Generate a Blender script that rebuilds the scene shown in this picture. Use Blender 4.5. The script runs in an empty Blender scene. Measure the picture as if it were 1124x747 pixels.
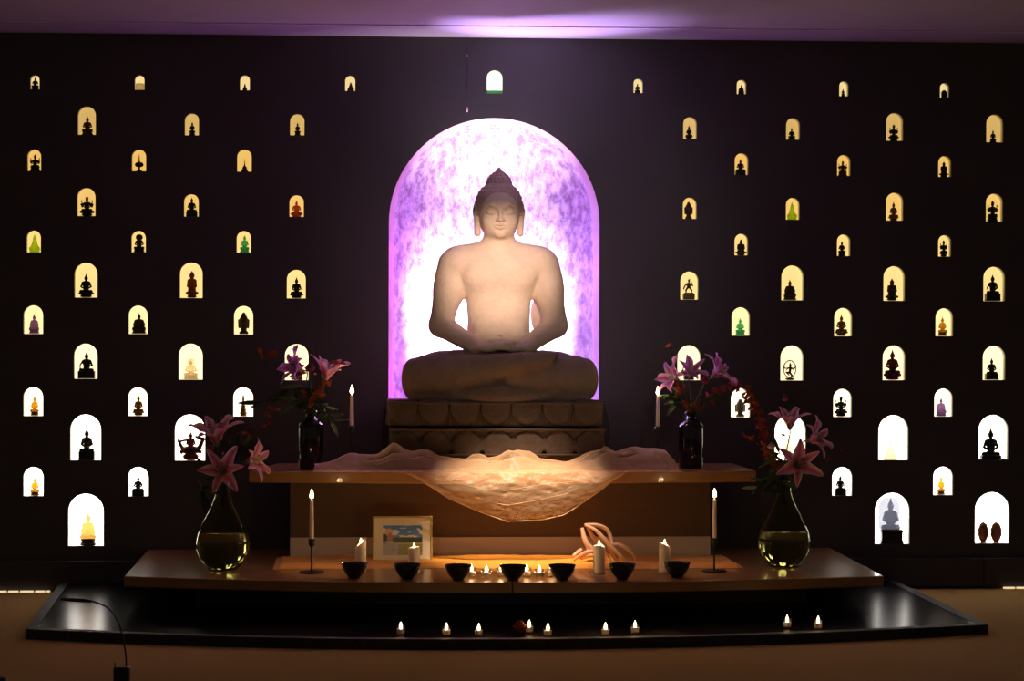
import bpy, bmesh, math, random
import numpy as np
from mathutils import Vector, Matrix, noise
random.seed(7)
PI = math.pi
S = bpy.context.scene
C = S.collection

# ------------------------------------------------------------------ camera model
YAW, PIT, ROL = 0.0647, -0.00706, -0.00312
F, D = 2730.0, 13.0
def rot(d):
    c, s = math.cos(ROL), math.sin(ROL)
    u, v = d[0]*c + d[2]*s, -d[0]*s + d[2]*c
    d = (u, d[1], v)
    c, s = math.cos(PIT), math.sin(PIT)
    d = (d[0], c*d[1] - s*d[2], s*d[1] + c*d[2])
    c, s = math.cos(YAW), math.sin(YAW)
    return Vector((c*d[0] + s*d[1], -s*d[0] + c*d[1], d[2]))
def ray(x, y): return rot(((x-562)/F, 1.0, (373.5-y)/F))
_r = ray(560, 647)
H = -D*_r.z/_r.y                       # camera height above the floor
CAM = Vector((0, -D, H))
def P(x, y, Y):                        # point seen at pixel (x, y) standing at depth Y
    r = ray(x, y); return CAM + r*((D+Y)/r.y)
def Q(x, y, z):                        # point seen at pixel (x, y) at height z
    r = ray(x, y); return CAM + r*((z-H)/r.z)
cd = bpy.data.cameras.new('camera'); cam = bpy.data.objects.new('camera', cd); C.objects.link(cam)
cd.sensor_width = 36; cd.lens = F/1124*36; cd.clip_end = 100
R_, F_, U_ = rot((1, 0, 0)), rot((0, 1, 0)), rot((0, 0, 1))
cam.matrix_world = Matrix(((R_.x, U_.x, -F_.x, CAM.x), (R_.y, U_.y, -F_.y, CAM.y), (R_.z, U_.z, -F_.z, CAM.z), (0, 0, 0, 1)))
S.camera = cam
def ppm(Y): return F/(D+Y)             # pixels per metre at depth Y

# ------------------------------------------------------------------ materials
MATS = {}
def mat(name, base=(.5,.5,.5), rough=.5, metal=0, spec=.5, trans=0, ior=1.45, sss=0, emis=None, es=0, noise_=None, bump=0, bscale=30, coat=0, transl=0, alpha=None, attr=None, sheen=0):
    if name in MATS: return MATS[name]
    m = bpy.data.materials.new(name); m.use_nodes = True
    nt = m.node_tree; b = nt.nodes['Principled BSDF']; out = nt.nodes['Material Output']
    b.inputs['Base Color'].default_value = (*base, 1)
    b.inputs['Roughness'].default_value = rough
    b.inputs['Metallic'].default_value = metal
    b.inputs['Specular IOR Level'].default_value = spec
    b.inputs['Transmission Weight'].default_value = trans
    b.inputs['IOR'].default_value = ior
    b.inputs['Coat Weight'].default_value = coat
    b.inputs['Sheen Weight'].default_value = sheen
    if sss:
        b.inputs['Subsurface Weight'].default_value = sss
        b.inputs['Subsurface Radius'].default_value = (1, .5, .25)
        b.inputs['Subsurface Scale'].default_value = .02
    if emis: b.inputs['Emission Color'].default_value = (*emis, 1); b.inputs['Emission Strength'].default_value = es
    tc = nt.nodes.new('ShaderNodeTexCoord')
    col = None
    if attr:
        a = nt.nodes.new('ShaderNodeAttribute'); a.attribute_name = attr; col = a.outputs['Color']
        nt.links.new(col, b.inputs['Base Color'])
    if noise_:                          # (other colour, scale, stretch, contrast)
        c2, sc, st, con = noise_
        mp = nt.nodes.new('ShaderNodeMapping'); mp.inputs['Scale'].default_value = st
        nt.links.new(tc.outputs['Object'], mp.inputs[0])
        n = nt.nodes.new('ShaderNodeTexNoise'); n.inputs['Scale'].default_value = sc; n.inputs['Detail'].default_value = 6
        n.inputs['Roughness'].default_value = .65
        nt.links.new(mp.outputs[0], n.inputs['Vector'])
        r = nt.nodes.new('ShaderNodeValToRGB')
        r.color_ramp.elements[0].position = .5-con; r.color_ramp.elements[1].position = .5+con
        r.color_ramp.elements[0].color = (*base, 1); r.color_ramp.elements[1].color = (*c2, 1)
        nt.links.new(n.outputs['Fac'], r.inputs[0]); nt.links.new(r.outputs[0], b.inputs['Base Color']); col = r.outputs[0]
    if bump:
        n = nt.nodes.new('ShaderNodeTexNoise'); n.inputs['Scale'].default_value = bscale; n.inputs['Detail'].default_value = 5
        nt.links.new(tc.outputs['Object'], n.inputs['Vector'])
        bp = nt.nodes.new('ShaderNodeBump'); bp.inputs['Strength'].default_value = bump; bp.inputs['Distance'].default_value = .01
        nt.links.new(n.outputs['Fac'], bp.inputs['Height']); nt.links.new(bp.outputs[0], b.inputs['Normal'])
    last = b.outputs[0]
    if transl:
        t = nt.nodes.new('ShaderNodeBsdfTranslucent'); t.inputs[0].default_value = (*base, 1)
        if col: nt.links.new(col, t.inputs[0])
        mx = nt.nodes.new('ShaderNodeMixShader'); mx.inputs[0].default_value = transl
        nt.links.new(last, mx.inputs[1]); nt.links.new(t.outputs[0], mx.inputs[2]); last = mx.outputs[0]
    if alpha is not None:
        t = nt.nodes.new('ShaderNodeBsdfTransparent')
        mx = nt.nodes.new('ShaderNodeMixShader'); mx.inputs[0].default_value = alpha
        nt.links.new(t.outputs[0], mx.inputs[1]); nt.links.new(last, mx.inputs[2]); last = mx.outputs[0]
    nt.links.new(last, out.inputs[0])
    MATS[name] = m; return m

# ------------------------------------------------------------------ object helpers
def mesh_obj(name, verts, faces, m=None, parent=None, smooth=True):
    me = bpy.data.meshes.new(name); me.from_pydata([tuple(v) for v in verts], [], [tuple(f) for f in faces]); me.update()
    return link(name, me, m, parent, smooth)
def link(name, me, m=None, parent=None, smooth=True):
    if m: me.materials.clear(); me.materials.append(m)
    if smooth and len(me.polygons): me.polygons.foreach_set('use_smooth', [True]*len(me.polygons))
    o = bpy.data.objects.new(name, me); C.objects.link(o)
    if parent: o.parent = parent
    return o
def tag(o, label=None, cat=None, group=None, kind=None):
    if label: o['label'] = label
    if cat: o['category'] = cat
    if group: o['group'] = group
    if kind: o['kind'] = kind
    return o
def empty(name, loc, label, cat, group=None, rz=0):
    o = bpy.data.objects.new(name, None); C.objects.link(o); o.location = loc; o.rotation_euler = (0, 0, rz)
    o.empty_display_size = .05
    return tag(o, label, cat, group)
class MB:
    def __init__(s): s.v = []; s.f = []
    def add(s, v, f):
        n = len(s.v); s.v += [tuple(a) for a in v]; s.f += [tuple(i+n for i in q) for q in f]; return s
    def box(s, a, b):
        x0, y0, z0 = a; x1, y1, z1 = b
        return s.add([(x0,y0,z0),(x1,y0,z0),(x1,y1,z0),(x0,y1,z0),(x0,y0,z1),(x1,y0,z1),(x1,y1,z1),(x0,y1,z1)],
              [(0,3,2,1),(4,5,6,7),(0,1,5,4),(1,2,6,5),(2,3,7,6),(3,0,4,7)])
    def prism(s, pts, z0, z1):           # outline in xy, anticlockwise
        n = len(pts)
        v = [(p[0], p[1], z0) for p in pts] + [(p[0], p[1], z1) for p in pts]
        return s.add(v, [tuple(reversed(range(n))), tuple(range(n, 2*n))] + [(i, (i+1) % n, (i+1) % n+n, i+n) for i in range(n)])
    def lathe(s, prof, n=32, c=(0,0,0), cap=True):
        v = []
        for r, z in prof:
            for k in range(n):
                a = 2*PI*k/n; v.append((c[0]+r*math.cos(a), c[1]+r*math.sin(a), c[2]+z))
        f = [(i*n+k, i*n+(k+1) % n, (i+1)*n+(k+1) % n, (i+1)*n+k) for i in range(len(prof)-1) for k in range(n)]
        if cap:
            f.append(tuple(reversed(range(n)))); f.append(tuple((len(prof)-1)*n+k for k in range(n)))
        return s.add(v, f)
    def tube(s, pts, rad, n=8, flat=1.0):
        pts = [Vector(p) for p in pts]; N = len(pts)
        rs = rad if hasattr(rad, '__len__') else [rad]*N
        v = []; prev = None
        for i, p in enumerate(pts):
            t = (pts[min(i+1, N-1)] - pts[max(i-1, 0)]).normalized()
            if prev is None: prev = Vector((0, 0, 1)) if abs(t.z) < .9 else Vector((0, 1, 0))
            b = t.cross(prev).normalized(); nn = b.cross(t).normalized(); prev = nn
            for k in range(n):
                a = 2*PI*k/n; v.append(p + nn*math.cos(a)*rs[i] + b*math.sin(a)*rs[i]*flat)
        f = [(i*n+k, i*n+(k+1) % n, (i+1)*n+(k+1) % n, (i+1)*n+k) for i in range(N-1) for k in range(n)]
        f += [tuple(reversed(range(n))), tuple((N-1)*n+k for k in range(n))]
        return s.add(v, f)
    def build(s, name, m, parent=None, smooth=False): return mesh_obj(name, s.v, s.f, m, parent, smooth)
def spline(pts, n=8):
    pts = [Vector(p) for p in pts]; out = []
    for i in range(len(pts)-1):
        p0, p1, p2, p3 = pts[max(i-1, 0)], pts[i], pts[i+1], pts[min(i+2, len(pts)-1)]
        for k in range(n):
            t = k/n
            out.append(.5*((2*p1)+(p2-p0)*t+(2*p0-5*p1+4*p2-p3)*t*t+(3*p1-p0-3*p2+p3)*t**3))
    out.append(pts[-1]); return out
def bevel(o, w, seg=2):
    md = o.modifiers.new('bevel', 'BEVEL'); md.width = w; md.segments = seg; md.limit_method = 'ANGLE'; return o

# ------------------------------------------------------------------ signed-distance modelling
class Field:
    def __init__(s, xs, ys, zs):
        s.x, s.y, s.z = [np.asarray(a, np.float32) for a in (xs, ys, zs)]
        s.F = np.full((len(xs), len(ys), len(zs)), 1e3, np.float32)
    def _sub(s, lo, hi):
        sl = []
        for a, l, h in zip((s.x, s.y, s.z), lo, hi):
            i0 = int(np.searchsorted(a, l)); i1 = int(np.searchsorted(a, h)); sl.append(slice(max(i0-1, 0), min(i1+1, len(a))))
        return tuple(sl), s.x[sl[0]][:, None, None], s.y[sl[1]][None, :, None], s.z[sl[2]][None, None, :]
    def _mix(s, sl, d, k, sub=False):
        A = s.F[sl]
        if A.size == 0: return
        if sub:
            d = -d; h = np.clip(.5 - .5*(d-A)/-k if k else 0, 0, 1) if False else None
            m = np.maximum(A, d); e = np.maximum(k-np.abs(A-d), 0)/max(k, 1e-6); s.F[sl] = m + e*e*k*.25
        else:
            m = np.minimum(A, d); e = np.maximum(k-np.abs(A-d), 0)/max(k, 1e-6); s.F[sl] = m - e*e*k*.25
    def cap(s, a, b, r1, r2=None, k=3, sub=False, sy=1.0):
        r2 = r1 if r2 is None else r2; a = np.array(a, float); b = np.array(b, float); R = max(r1, r2)+k+3*s.st
        sl, X, Y, Z = s._sub(np.minimum(a, b)-R, np.maximum(a, b)+R)
        d = b-a; L = max(float(d@d), 1e-9)
        t = np.clip(((X-a[0])*d[0]+(Y-a[1])*d[1]+(Z-a[2])*d[2])/L, 0, 1)
        q = np.sqrt((X-a[0]-t*d[0])**2+((Y-a[1]-t*d[1])/sy)**2+(Z-a[2]-t*d[2])**2)-(r1+(r2-r1)*t)
        s._mix(sl, q.astype(np.float32), k, sub)
    def ell(s, c, r, k=3, sub=False, rotx=0, rotz=0, roty=0):
        R = max(r)+k+3*s.st; c = np.array(c, float)
        sl, X, Y, Z = s._sub(c-R, c+R); X = X-c[0]; Y = Y-c[1]; Z = Z-c[2]
        if rotx: ca, sa = math.cos(rotx), math.sin(rotx); Y, Z = Y*ca+Z*sa, -Y*sa+Z*ca
        if roty: ca, sa = math.cos(roty), math.sin(roty); X, Z = X*ca+Z*sa, -X*sa+Z*ca
        if rotz: ca, sa = math.cos(rotz), math.sin(rotz); X, Y = X*ca+Y*sa, -X*sa+Y*ca
        k0 = np.sqrt((X/r[0])**2+(Y/r[1])**2+(Z/r[2])**2); k1 = np.sqrt((X/r[0]**2)**2+(Y/r[1]**2)**2+(Z/r[2]**2)**2)+1e-9
        s._mix(sl, (k0*(k0-1)/k1).astype(np.float32), k, sub)
    def box(s, c, h, rad=0, k=1, sub=False):
        R = np.array(h)+k+3*s.st; c = np.array(c, float)
        sl, X, Y, Z = s._sub(c-R, c+R)
        qx, qy, qz = np.abs(X-c[0])-h[0]+rad, np.abs(Y-c[1])-h[1]+rad, np.abs(Z-c[2])-h[2]+rad
        d = np.sqrt(np.maximum(qx, 0)**2+np.maximum(qy, 0)**2+np.maximum(qz, 0)**2)+np.minimum(np.maximum(np.maximum(qx, qy), qz), 0)-rad
        s._mix(sl, d.astype(np.float32), k, sub)
    def rev(s, prof, k=1, c=(0, 0), sy=1.0):   # stacked round sections: [(z, r)...]
        for (z0, r0), (z1, r1) in zip(prof[:-1], prof[1:]):
            R = max(r0, r1)+k+3*s.st
            sl, X, Y, Z = s._sub((c[0]-R, c[1]-R, min(z0, z1)-R), (c[0]+R, c[1]+R, max(z0, z1)+R))
            rr = np.sqrt((X-c[0])**2+((Y-c[1])/sy)**2)
            t = np.clip((Z-z0)/(z1-z0+1e-9), 0, 1)
            d = np.maximum(rr-(r0+(r1-r0)*t), np.maximum(z0-Z, Z-z1))
            s._mix(sl, d.astype(np.float32), k)
    def clip_below(s, z):
        d = z - s.z[None, None, :]
        s.F = np.maximum(s.F, np.broadcast_to(d, s.F.shape).astype(np.float32))
    def mesh(s, name, scale=1.0):
        Fv = s.F; nx, ny, nz = Fv.shape
        Fv = Fv.copy(); Fv[0] = Fv[-1] = 1; Fv[:, 0] = Fv[:, -1] = 1; Fv[:, :, 0] = Fv[:, :, -1] = 1
        ins = Fv < 0
        c = np.zeros((nx-1, ny-1, nz-1), np.uint8)
        for i in (0, 1):
            for j in (0, 1):
                for k in (0, 1): c += ins[i:nx-1+i, j:ny-1+j, k:nz-1+k]
        I, J, K = np.nonzero((c > 0) & (c < 8))
        idx = np.full(c.shape, -1, np.int64); idx[I, J, K] = np.arange(len(I))
        acc = np.zeros((len(I), 3)); cnt = np.zeros(len(I))
        ax = (s.x, s.y, s.z)
        cs = [(i, j, k) for i in (0, 1) for j in (0, 1) for k in (0, 1)]
        for a in cs:
            for d in range(3):
                if a[d]: continue
                b = list(a); b[d] = 1
                fa = Fv[I+a[0], J+a[1], K+a[2]]; fb = Fv[I+b[0], J+b[1], K+b[2]]
                m = (fa < 0) != (fb < 0)
                t = np.where(m, fa/(fa-fb+1e-12), 0); t = np.clip(t, 0, 1)
                for q, (A, N) in enumerate(zip(ax, (I, J, K))):
                    pa = A[N+a[q]]; pb = A[N+b[q]]; acc[:, q] += np.where(m, pa+(pb-pa)*t, 0)
                cnt += m
        V = acc/cnt[:, None]*scale
        faces = []
        for d in range(3):
            o = [(0, 0, 0), (0, 0, 0), (0, 0, 0), (0, 0, 0)]
            sa = [slice(1, -1)]*3; sb = [slice(1, -1)]*3
            sa[d] = slice(0, -1); sb[d] = slice(1, None)
            A = ins[tuple(sa)]; B = ins[tuple(sb)]
            i, j, k = np.nonzero(A != B); base = [i+1, j+1, k+1]; base[d] = base[d]-1
            fl = A[i, j, k]
            u, w = (d+1) % 3, (d+2) % 3
            qs = []
            for du, dw in ((1, 1), (0, 1), (0, 0), (1, 0)):
                g = [base[0].copy(), base[1].copy(), base[2].copy()]; g[u] -= du; g[w] -= dw
                qs.append(idx[g[0], g[1], g[2]])
            q = np.stack(qs, 1); q[~fl] = q[~fl][:, ::-1]; faces.append(q)
        Fc = np.concatenate(faces); Fc = Fc[(Fc >= 0).all(1)]
        me = bpy.data.meshes.new(name)
        me.vertices.add(len(V)); me.vertices.foreach_set('co', V.astype(np.float32).ravel())
        me.loops.add(len(Fc)*4); me.loops.foreach_set('vertex_index', Fc.astype(np.int32).ravel())
        me.polygons.add(len(Fc)); me.polygons.foreach_set('loop_start', np.arange(0, len(Fc)*4, 4, dtype=np.int32))
        me.polygons.foreach_set('loop_total', np.full(len(Fc), 4, np.int32))
        me.update(calc_edges=True); me.validate()
        return me
def grid(lo, hi, st):
    f = Field(*[np.arange(l, h+st, st) for l, h in zip(lo, hi)]); f.st = st; return f
def seg_axis(pieces):
    out = []
    for a, b, st in pieces: out += list(np.arange(a, b, st))
    return out

# ------------------------------------------------------------------ palette
M_wall = mat('wall_paint', (.066,.061,.060), .7, spec=.3, noise_=((.074,.068,.067), 2.5, (1,1,1), .3))
M_black = mat('black_metal', (.012,.012,.012), .45)
M_granite = mat('black_granite', (.006,.006,.007), .24, spec=.05)
M_rough = mat('rough_granite', (.006,.006,.006), .55, noise_=((.03,.028,.027), 60, (1,1,1), .2), bump=.8, bscale=90)
M_floor = mat('carpet', (.62,.42,.10), .95, spec=.1, noise_=((.74,.53,.15), 90, (1,1,1), .3), bump=.3, bscale=400)
M_ceil = mat('ceiling_paint', (.52,.50,.48), .55)
M_rail = mat('rail_paint', (.75,.75,.75), .3)
M_wood = mat('oiled_wood', (.32,.145,.042), .3, noise_=((.42,.22,.07), 5, (.6,9,9), .3), coat=.4)
M_panel = mat('veneer', (.115,.068,.038), .6, noise_=((.14,.085,.05), 4, (.5,9,9), .3))
M_kick = mat('pale_board', (.62,.56,.56), .6)
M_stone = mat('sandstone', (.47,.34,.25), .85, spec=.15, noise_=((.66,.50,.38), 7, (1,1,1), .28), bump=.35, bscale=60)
M_hair = mat('hair_stone', (.33,.23,.17), .9, spec=.15, noise_=((.46,.34,.26), 9, (1,1,1), .3), bump=.4, bscale=60)  # slightly darker tone of the body stone
M_ped = mat('pedestal_stone', (.085,.062,.048), .9, spec=.15, noise_=((.15,.11,.085), 10, (1,1,1), .3), bump=.5, bscale=50)
M_reveal = mat('niche_paint', (.88,.86,.84), .7)
M_candle = mat('candle_wax', (.97,.86,.74), .45, transl=.28)
M_wick = mat('wick', (.02,.015,.01), .9)
M_flame = mat('flame', (1,.6,.25), .5, emis=(1,.68,.32), es=16)
M_glass = mat('clear_glass', (1,1,1), .02, trans=1, ior=1.45)
def clear_mat(name, tint=.97):
    m = bpy.data.materials.new(name); m.use_nodes = True; nt = m.node_tree; nt.nodes.remove(nt.nodes['Principled BSDF'])
    a = nt.nodes.new('ShaderNodeBsdfTransparent'); a.inputs[0].default_value = (tint, tint, tint, 1)
    g = nt.nodes.new('ShaderNodeBsdfGlossy'); g.inputs['Roughness'].default_value = .05
    lw = nt.nodes.new('ShaderNodeLayerWeight'); lw.inputs[0].default_value = .3; fr = nt.nodes.new('ShaderNodeMapRange'); fr.inputs['To Min'].default_value = .03; fr.inputs['To Max'].default_value = .45
    nt.links.new(lw.outputs['Facing'], fr.inputs['Value'])
    mx = nt.nodes.new('ShaderNodeMixShader'); nt.links.new(fr.outputs[0], mx.inputs[0]); nt.links.new(a.outputs[0], mx.inputs[1]); nt.links.new(g.outputs[0], mx.inputs[2])
    nt.links.new(mx.outputs[0], nt.nodes['Material Output'].inputs[0]); return m
M_clear = clear_mat('thin_clear_glass')
M_green = mat('olive_glass', (.74,.75,.48), .02, trans=1, ior=1.25)
M_water = mat('water', (.88,.88,.66), .0, trans=1, ior=1.33)
M_bottle = mat('dark_bottle_glass', (.006,.004,.012), .06, coat=.5)
M_bowl = mat('black_bowl', (.012,.012,.013), .12)
M_organza = mat('organza', (.95,.71,.46), .3, bump=.7, bscale=22, alpha=.38, transl=.35, sheen=.5, spec=.6)
def organza_mat():
    nt = M_organza.node_tree
    mx = [n for n in nt.nodes if n.type == 'MIX_SHADER' and n.inputs[1].is_linked and n.inputs[1].links[0].from_node.type == 'BSDF_TRANSPARENT'][0]
    lw = nt.nodes.new('ShaderNodeLayerWeight'); lw.inputs[0].default_value = .35
    mr = nt.nodes.new('ShaderNodeMapRange'); mr.inputs['To Min'].default_value = .22; mr.inputs['To Max'].default_value = .95
    nt.links.new(lw.outputs['Facing'], mr.inputs['Value']); nt.links.new(mr.outputs[0], mx.inputs[0])
organza_mat()
M_orange = mat('orange_cloth', (.95,.42,.03), .7, sheen=.3, noise_=((.85,.32,.02), 9, (1,1,1), .3))
M_petal = mat('lily_petal', (.9,.4,.5), .55, attr='col', transl=.3)
M_leaf = mat('green_leaf', (.035,.075,.018), .5)
M_stem = mat('green_stem', (.06,.10,.02), .5)
M_twig = mat('twig', (.07,.03,.02), .7)
M_autumn = mat('autumn_leaf', (.55,.12,.02), .6, transl=.25, noise_=((.30,.03,.02), 14, (1,1,1), .2))
M_redfl = mat('dark_red_petal', (.25,.01,.05), .6)
M_gold = mat('gilt_frame', (.55,.40,.12), .35, metal=.6)
M_mat_ = mat('mount_card', (.80,.76,.60), .8)
M_photo = mat('photo_print', (.5,.5,.5), .35, attr='col')
M_bent = mat('bent_wood', (.62,.36,.22), .5, noise_=((.75,.48,.32), 12, (1,1,1), .3))

# ------------------------------------------------------------------ room shell
XL, XR = -6.0, 8.0
CZ = P(560, 41.5, 0).z                     # ceiling height
MB().box((XL, -9, -.05), (XR, .6, 0)).build('floor', M_floor)['kind'] = 'structure'
MB().box((XL, -9, CZ), (XR, .6, CZ+.05)).build('ceiling', M_ceil)['kind'] = 'structure'
Yr = -.52
MB().box((XL, Yr-.012, CZ-.006), (XR, Yr+.012, CZ)).build('trim_1', M_rail)['kind'] = 'structure'

# niches: x0, x1, y0, y1, figurine kind, material, figurine width px, top y, centre x, look
N = [
(33,43.3,82.5,98.1,'slim','black',9,84,38.6,'slender black seated figurine'),
(147.8,158.5,82.5,98.5,'block','cream',9,92,153,'pale translucent block'),
(263.4,274.1,82.5,98.9,'cone','black',5,91.5,268.8,'tiny dark pointed figurine'),
(379,389.9,82.8,99.7,'cone','smoke',8,90,385,'small smoky brown cone'),
(85.1,105.1,116.7,147.8,'buddha_tier','brown',13,126.5,96,'brown seated buddha figurine'),
(202.7,218.3,124.3,148.4,'slim','black',7,133,211,'slim black standing buddha figurine'),
(318.4,334.1,124.9,148.4,'slim','darkbrown',7,134,326.7,'dark brown pointed figurine'),
(29.7,45,163.9,187.5,'deity','black',12,169,38.5,'dark many armed deity with wide skirt'),
(144.6,160.3,164,187.7,'jewel','black',8,169,152.8,'dark spiked jewel finial'),
(260.2,276.2,163.9,188.3,'stupa','black',8,173,268.5,'dark stupa with thin spire'),
(84.4,104.7,206.2,236.9,'deity_lotus','black',15,214.5,95.5,'black four armed deity on lotus'),
(201.8,218,213,237.6,'buddha_block','black',12,215.5,210.5,'black seated buddha filling its niche'),
(317.7,333.4,214.1,237.8,'buddha_lotus','orange',13,219,325.5,'orange brown seated buddha'),
(29,44.7,252.9,276.9,'cone','green',12,257,38,'translucent green glass pyramid figurine'),
(144.1,159.9,253.3,276.6,'halo','darkbrown',13,256.5,153,'brown buddha with round halo'),
(259.7,275.5,253.4,277.1,'buddha_tier','jade',11,257,268.5,'teal green glass seated buddha'),
(81.6,106.9,288.2,326.3,'buddha_lotus','black',16,299,94.5,'black seated buddha on lotus base'),
(197.3,222.3,288,326.8,'guanyin','amber',13,296.5,210.7,'amber robed figure on tiered lotus'),
(314.9,335.5,296,327.2,'buddha_lotus','black',14,303,325.5,'black buddha with flame crown on lotus'),
(25.6,47.2,335,366.2,'robed','purple',12,343.5,37.5,'purple robed seated buddha'),
(140.9,162,335.3,366.3,'robed','bronze',17,342,153,'dark golden robed buddha'),
(256.8,277.8,335.7,366.7,'head','bronze',12,342,267.5,'dark bronze buddha head'),
(81,106.9,377,415.5,'buddha_earth','black',18,384.5,95,'black buddha touching the earth'),
(196,222.4,377,416.4,'halo','cream',17,393,209.5,'pale translucent haloed figure'),
(312.7,338.5,377.4,417,'buddha_tier','brown',14,387,326,'brown figurine behind lily blooms'),
(25.5,47.2,424.7,456.3,'buddha_tier','gold',10,433,38,'slender gold seated buddha'),
(140.5,162,425.1,456.3,'buddha_lotus','golddark',12,432,152,'gold and dark seated buddha'),
(256,277.8,425,456.8,'pagoda','golddark',11,432,267,'dark gold tiered pagoda figurine'),
(77.1,110.8,454.7,505,'buddha_block','black',17,468,95.3,'black buddha with raised hand'),
(191.8,225,454.7,505.3,'boat','redblack',28,472,210,'red and black dragon throne figurine'),
(25.5,47.6,512.4,544.3,'buddha_tier','gold',11,522,38.3,'small gold praying buddha'),
(140.4,162.9,512.4,544.5,'buddha_block','black',13,520.5,151.7,'small black buddha on square base'),
(74.8,113.6,541.7,599,'robed','crystal',19,560,96.7,'large honey crystal robed buddha'),
(534.6,551.7,76.8,102.7,'block','greenglass',17,99.5,543,'low green glass block'),
(695.5,706,86.2,102,'buddha_tier','black',7,91,699.7,'tiny black seated buddha'),
(808.8,819.4,87.5,103.3,'robed','darkbrown',8,92.5,813.6,'tiny dark brown robed buddha'),
(921.3,931.5,89.2,105.5,'slim','black',4.5,97,925.3,'tiny black slim figurine'),
(1031.9,1042.2,91.1,107.1,'dome','black',6.5,98.8,1036.3,'tiny black domed shrine'),
(750,765.1,128.2,152.1,'buddha_lotus','black',8,137,756.3,'black buddha figurine leaning left'),
(863,878.2,129.5,153.2,'buddha_tier','black',9,139.5,869,'black seated buddha with wide base'),
(972.8,991.6,123.9,154.4,'deity_lotus','black',11,136,981,'black many armed crowned deity'),
(1082.7,1101.3,125.7,156,'buddha_tier','black',8,142,1090,'small black seated buddha'),
(806.6,821.6,168.1,192,'buddha_block','black',11,173.5,812.8,'broad black seated buddha'),
(919,933.7,169.9,192.9,'deity','brown',11,176,925,'brown figure with spread arms'),
(1030,1044.2,171.1,194,'guanyin','black',10,177,1036,'black hooded figure on rocky base'),
(749.6,765,216.7,240,'head','darkbrown',9,221,755.8,'dark brown buddha head'),
(862.8,877.8,217,241,'cone','green',11,221.5,869.3,'translucent green glass pyramid'),
(972.6,991.6,211.4,241.9,'buddha_lotus','golddark',11,220.5,980.8,'golden seated buddha on lotus'),
(1082.3,1101,212.4,242.9,'deity','black',13,219.5,1089.5,'black ornate crowned deity'),
(806.4,821.3,256.5,280,'guanyin','bronze',12,262,813.3,'dark gold figure on rocky base'),
(918.8,933.5,257.2,280.8,'slim','black',9,263.5,924,'black slender meditating figurine'),
(1029.9,1044.2,257.9,281.4,'deity_lotus','black',9,263,1035.8,'black four armed deity'),
(746.9,766.8,297.8,328.6,'warrior','bronze',14,304.5,756,'bronze standing warrior on tall base'),
(857.8,882.2,291.2,329.3,'robed','bronze',16,305.5,867,'grey gold robed seated monk'),
(969.8,993.4,292,329.9,'guanyin','bronze',14,305,979,'dark bronze buddha on stepped cone'),
(1079.5,1103.3,292.6,330.3,'buddha_earth','black',16,300,1089.5,'black buddha with pointed crown'),
(803.2,823.3,337.1,368,'buddha_tier','jade',11.5,348,812.5,'jade green seated buddha'),
(915.8,935.5,337.8,368.7,'buddha_lotus','golddark',14,344,923.5,'dark gold buddha on lotus'),
(1027,1046.2,338.2,368.7,'buddha_tier','gold',11,346.5,1034.5,'bright gold seated buddha'),
(743.7,769.2,378.8,417,'warrior','darkbrown',12,391,756,'dark figurine behind lily blooms'),
(856.8,882,379,417.3,'ring','bronze',17,394.5,867,'dancing figure in a flaming ring'),
(969,993.8,379,417,'buddha_lotus','redblack',19,382,979.5,'tall black and red buddha'),
(1078.9,1103.5,379.3,416.8,'buddha_block','black',14,391.5,1088.5,'black buddha on square block'),
(802.5,823.5,426,457.7,'head','silver',12,437,812.5,'silver grey mask behind sprigs'),
(914.8,935,426.7,457.3,'deity_lotus','darkgreen',14,433.5,923,'dark green many armed deity'),
(1025.7,1045.8,426.3,456.9,'robed','purple',13,435,1033,'purple glass seated buddha'),
(850.5,884.5,455,505,'buddha_tier','cream',12,478,866,'pale figurine behind pink lilies'),
(964.4,997,455.4,504.7,'stupa','cream',16,470,977.5,'cream stupa with tall spire'),
(1074.3,1106.5,455.2,503.9,'buddha_big','black',22,467.5,1087.5,'large black buddha on flat base'),
(913.6,935.5,512.4,543.8,'buddha_block','black',12.5,520,922.3,'black buddha on dark block'),
(1024.5,1046,512,543.2,'buddha_tier','gold',10,521,1033,'small gold kneeling buddha'),
(960.6,998.3,540.8,596.8,'crystal_shrine','crystalgrey',26,544.5,977.5,'clear crystal buddha on black base'),
(1070.4,1107.9,540,596.2,'leaf','carved',13.5,572.5,1093,'carved brown leaf shaped shrine'),
]
def arch(cx, w, z0, z1, n=14, o=0):      # closed outline in xz
    r = w/2+o; zc = z1-w/2
    pts = [(cx+r, z0-o), ] + [(cx+r*math.cos(PI*k/n), zc+r*math.sin(PI*k/n)) for k in range(n+1)] + [(cx-r, z0-o)]
    return pts
holes = []; niches = []
for e in N:
    a = P(e[0], (e[2]+e[3])/2, 0); b = P(e[1], (e[2]+e[3])/2, 0); m = (e[0]+e[1])/2
    z1 = P(m, e[2], 0).z; z0 = P(m, e[3], 0).z; cx = (a.x+b.x)/2; w = b.x-a.x
    niches.append((cx, w, z0, z1, e)); holes.append(arch(cx, w, z0, z1))
BL, BR = P(426.5, 400, 0).x, P(657.5, 400, 0).x; BC = (BL+BR)/2; BW = BR-BL
BZ0, BZ1 = P(542, 446, 0).z, P(542, 129.5, 0).z
holes.append(arch(BC, BW, BZ0, BZ1, 40))
cu = bpy.data.curves.new('wall_outline', 'CURVE'); cu.dimensions = '2D'; cu.fill_mode = 'BOTH'; cu.extrude = .01
def poly(pts):
    sp = cu.splines.new('POLY'); sp.points.add(len(pts)-1)
    for i, p in enumerate(pts): sp.points[i].co = (p[0], p[1], 0, 1)
    sp.use_cyclic_u = True
poly([(XL, 0), (XR, 0), (XR, CZ), (XL, CZ)])
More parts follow.
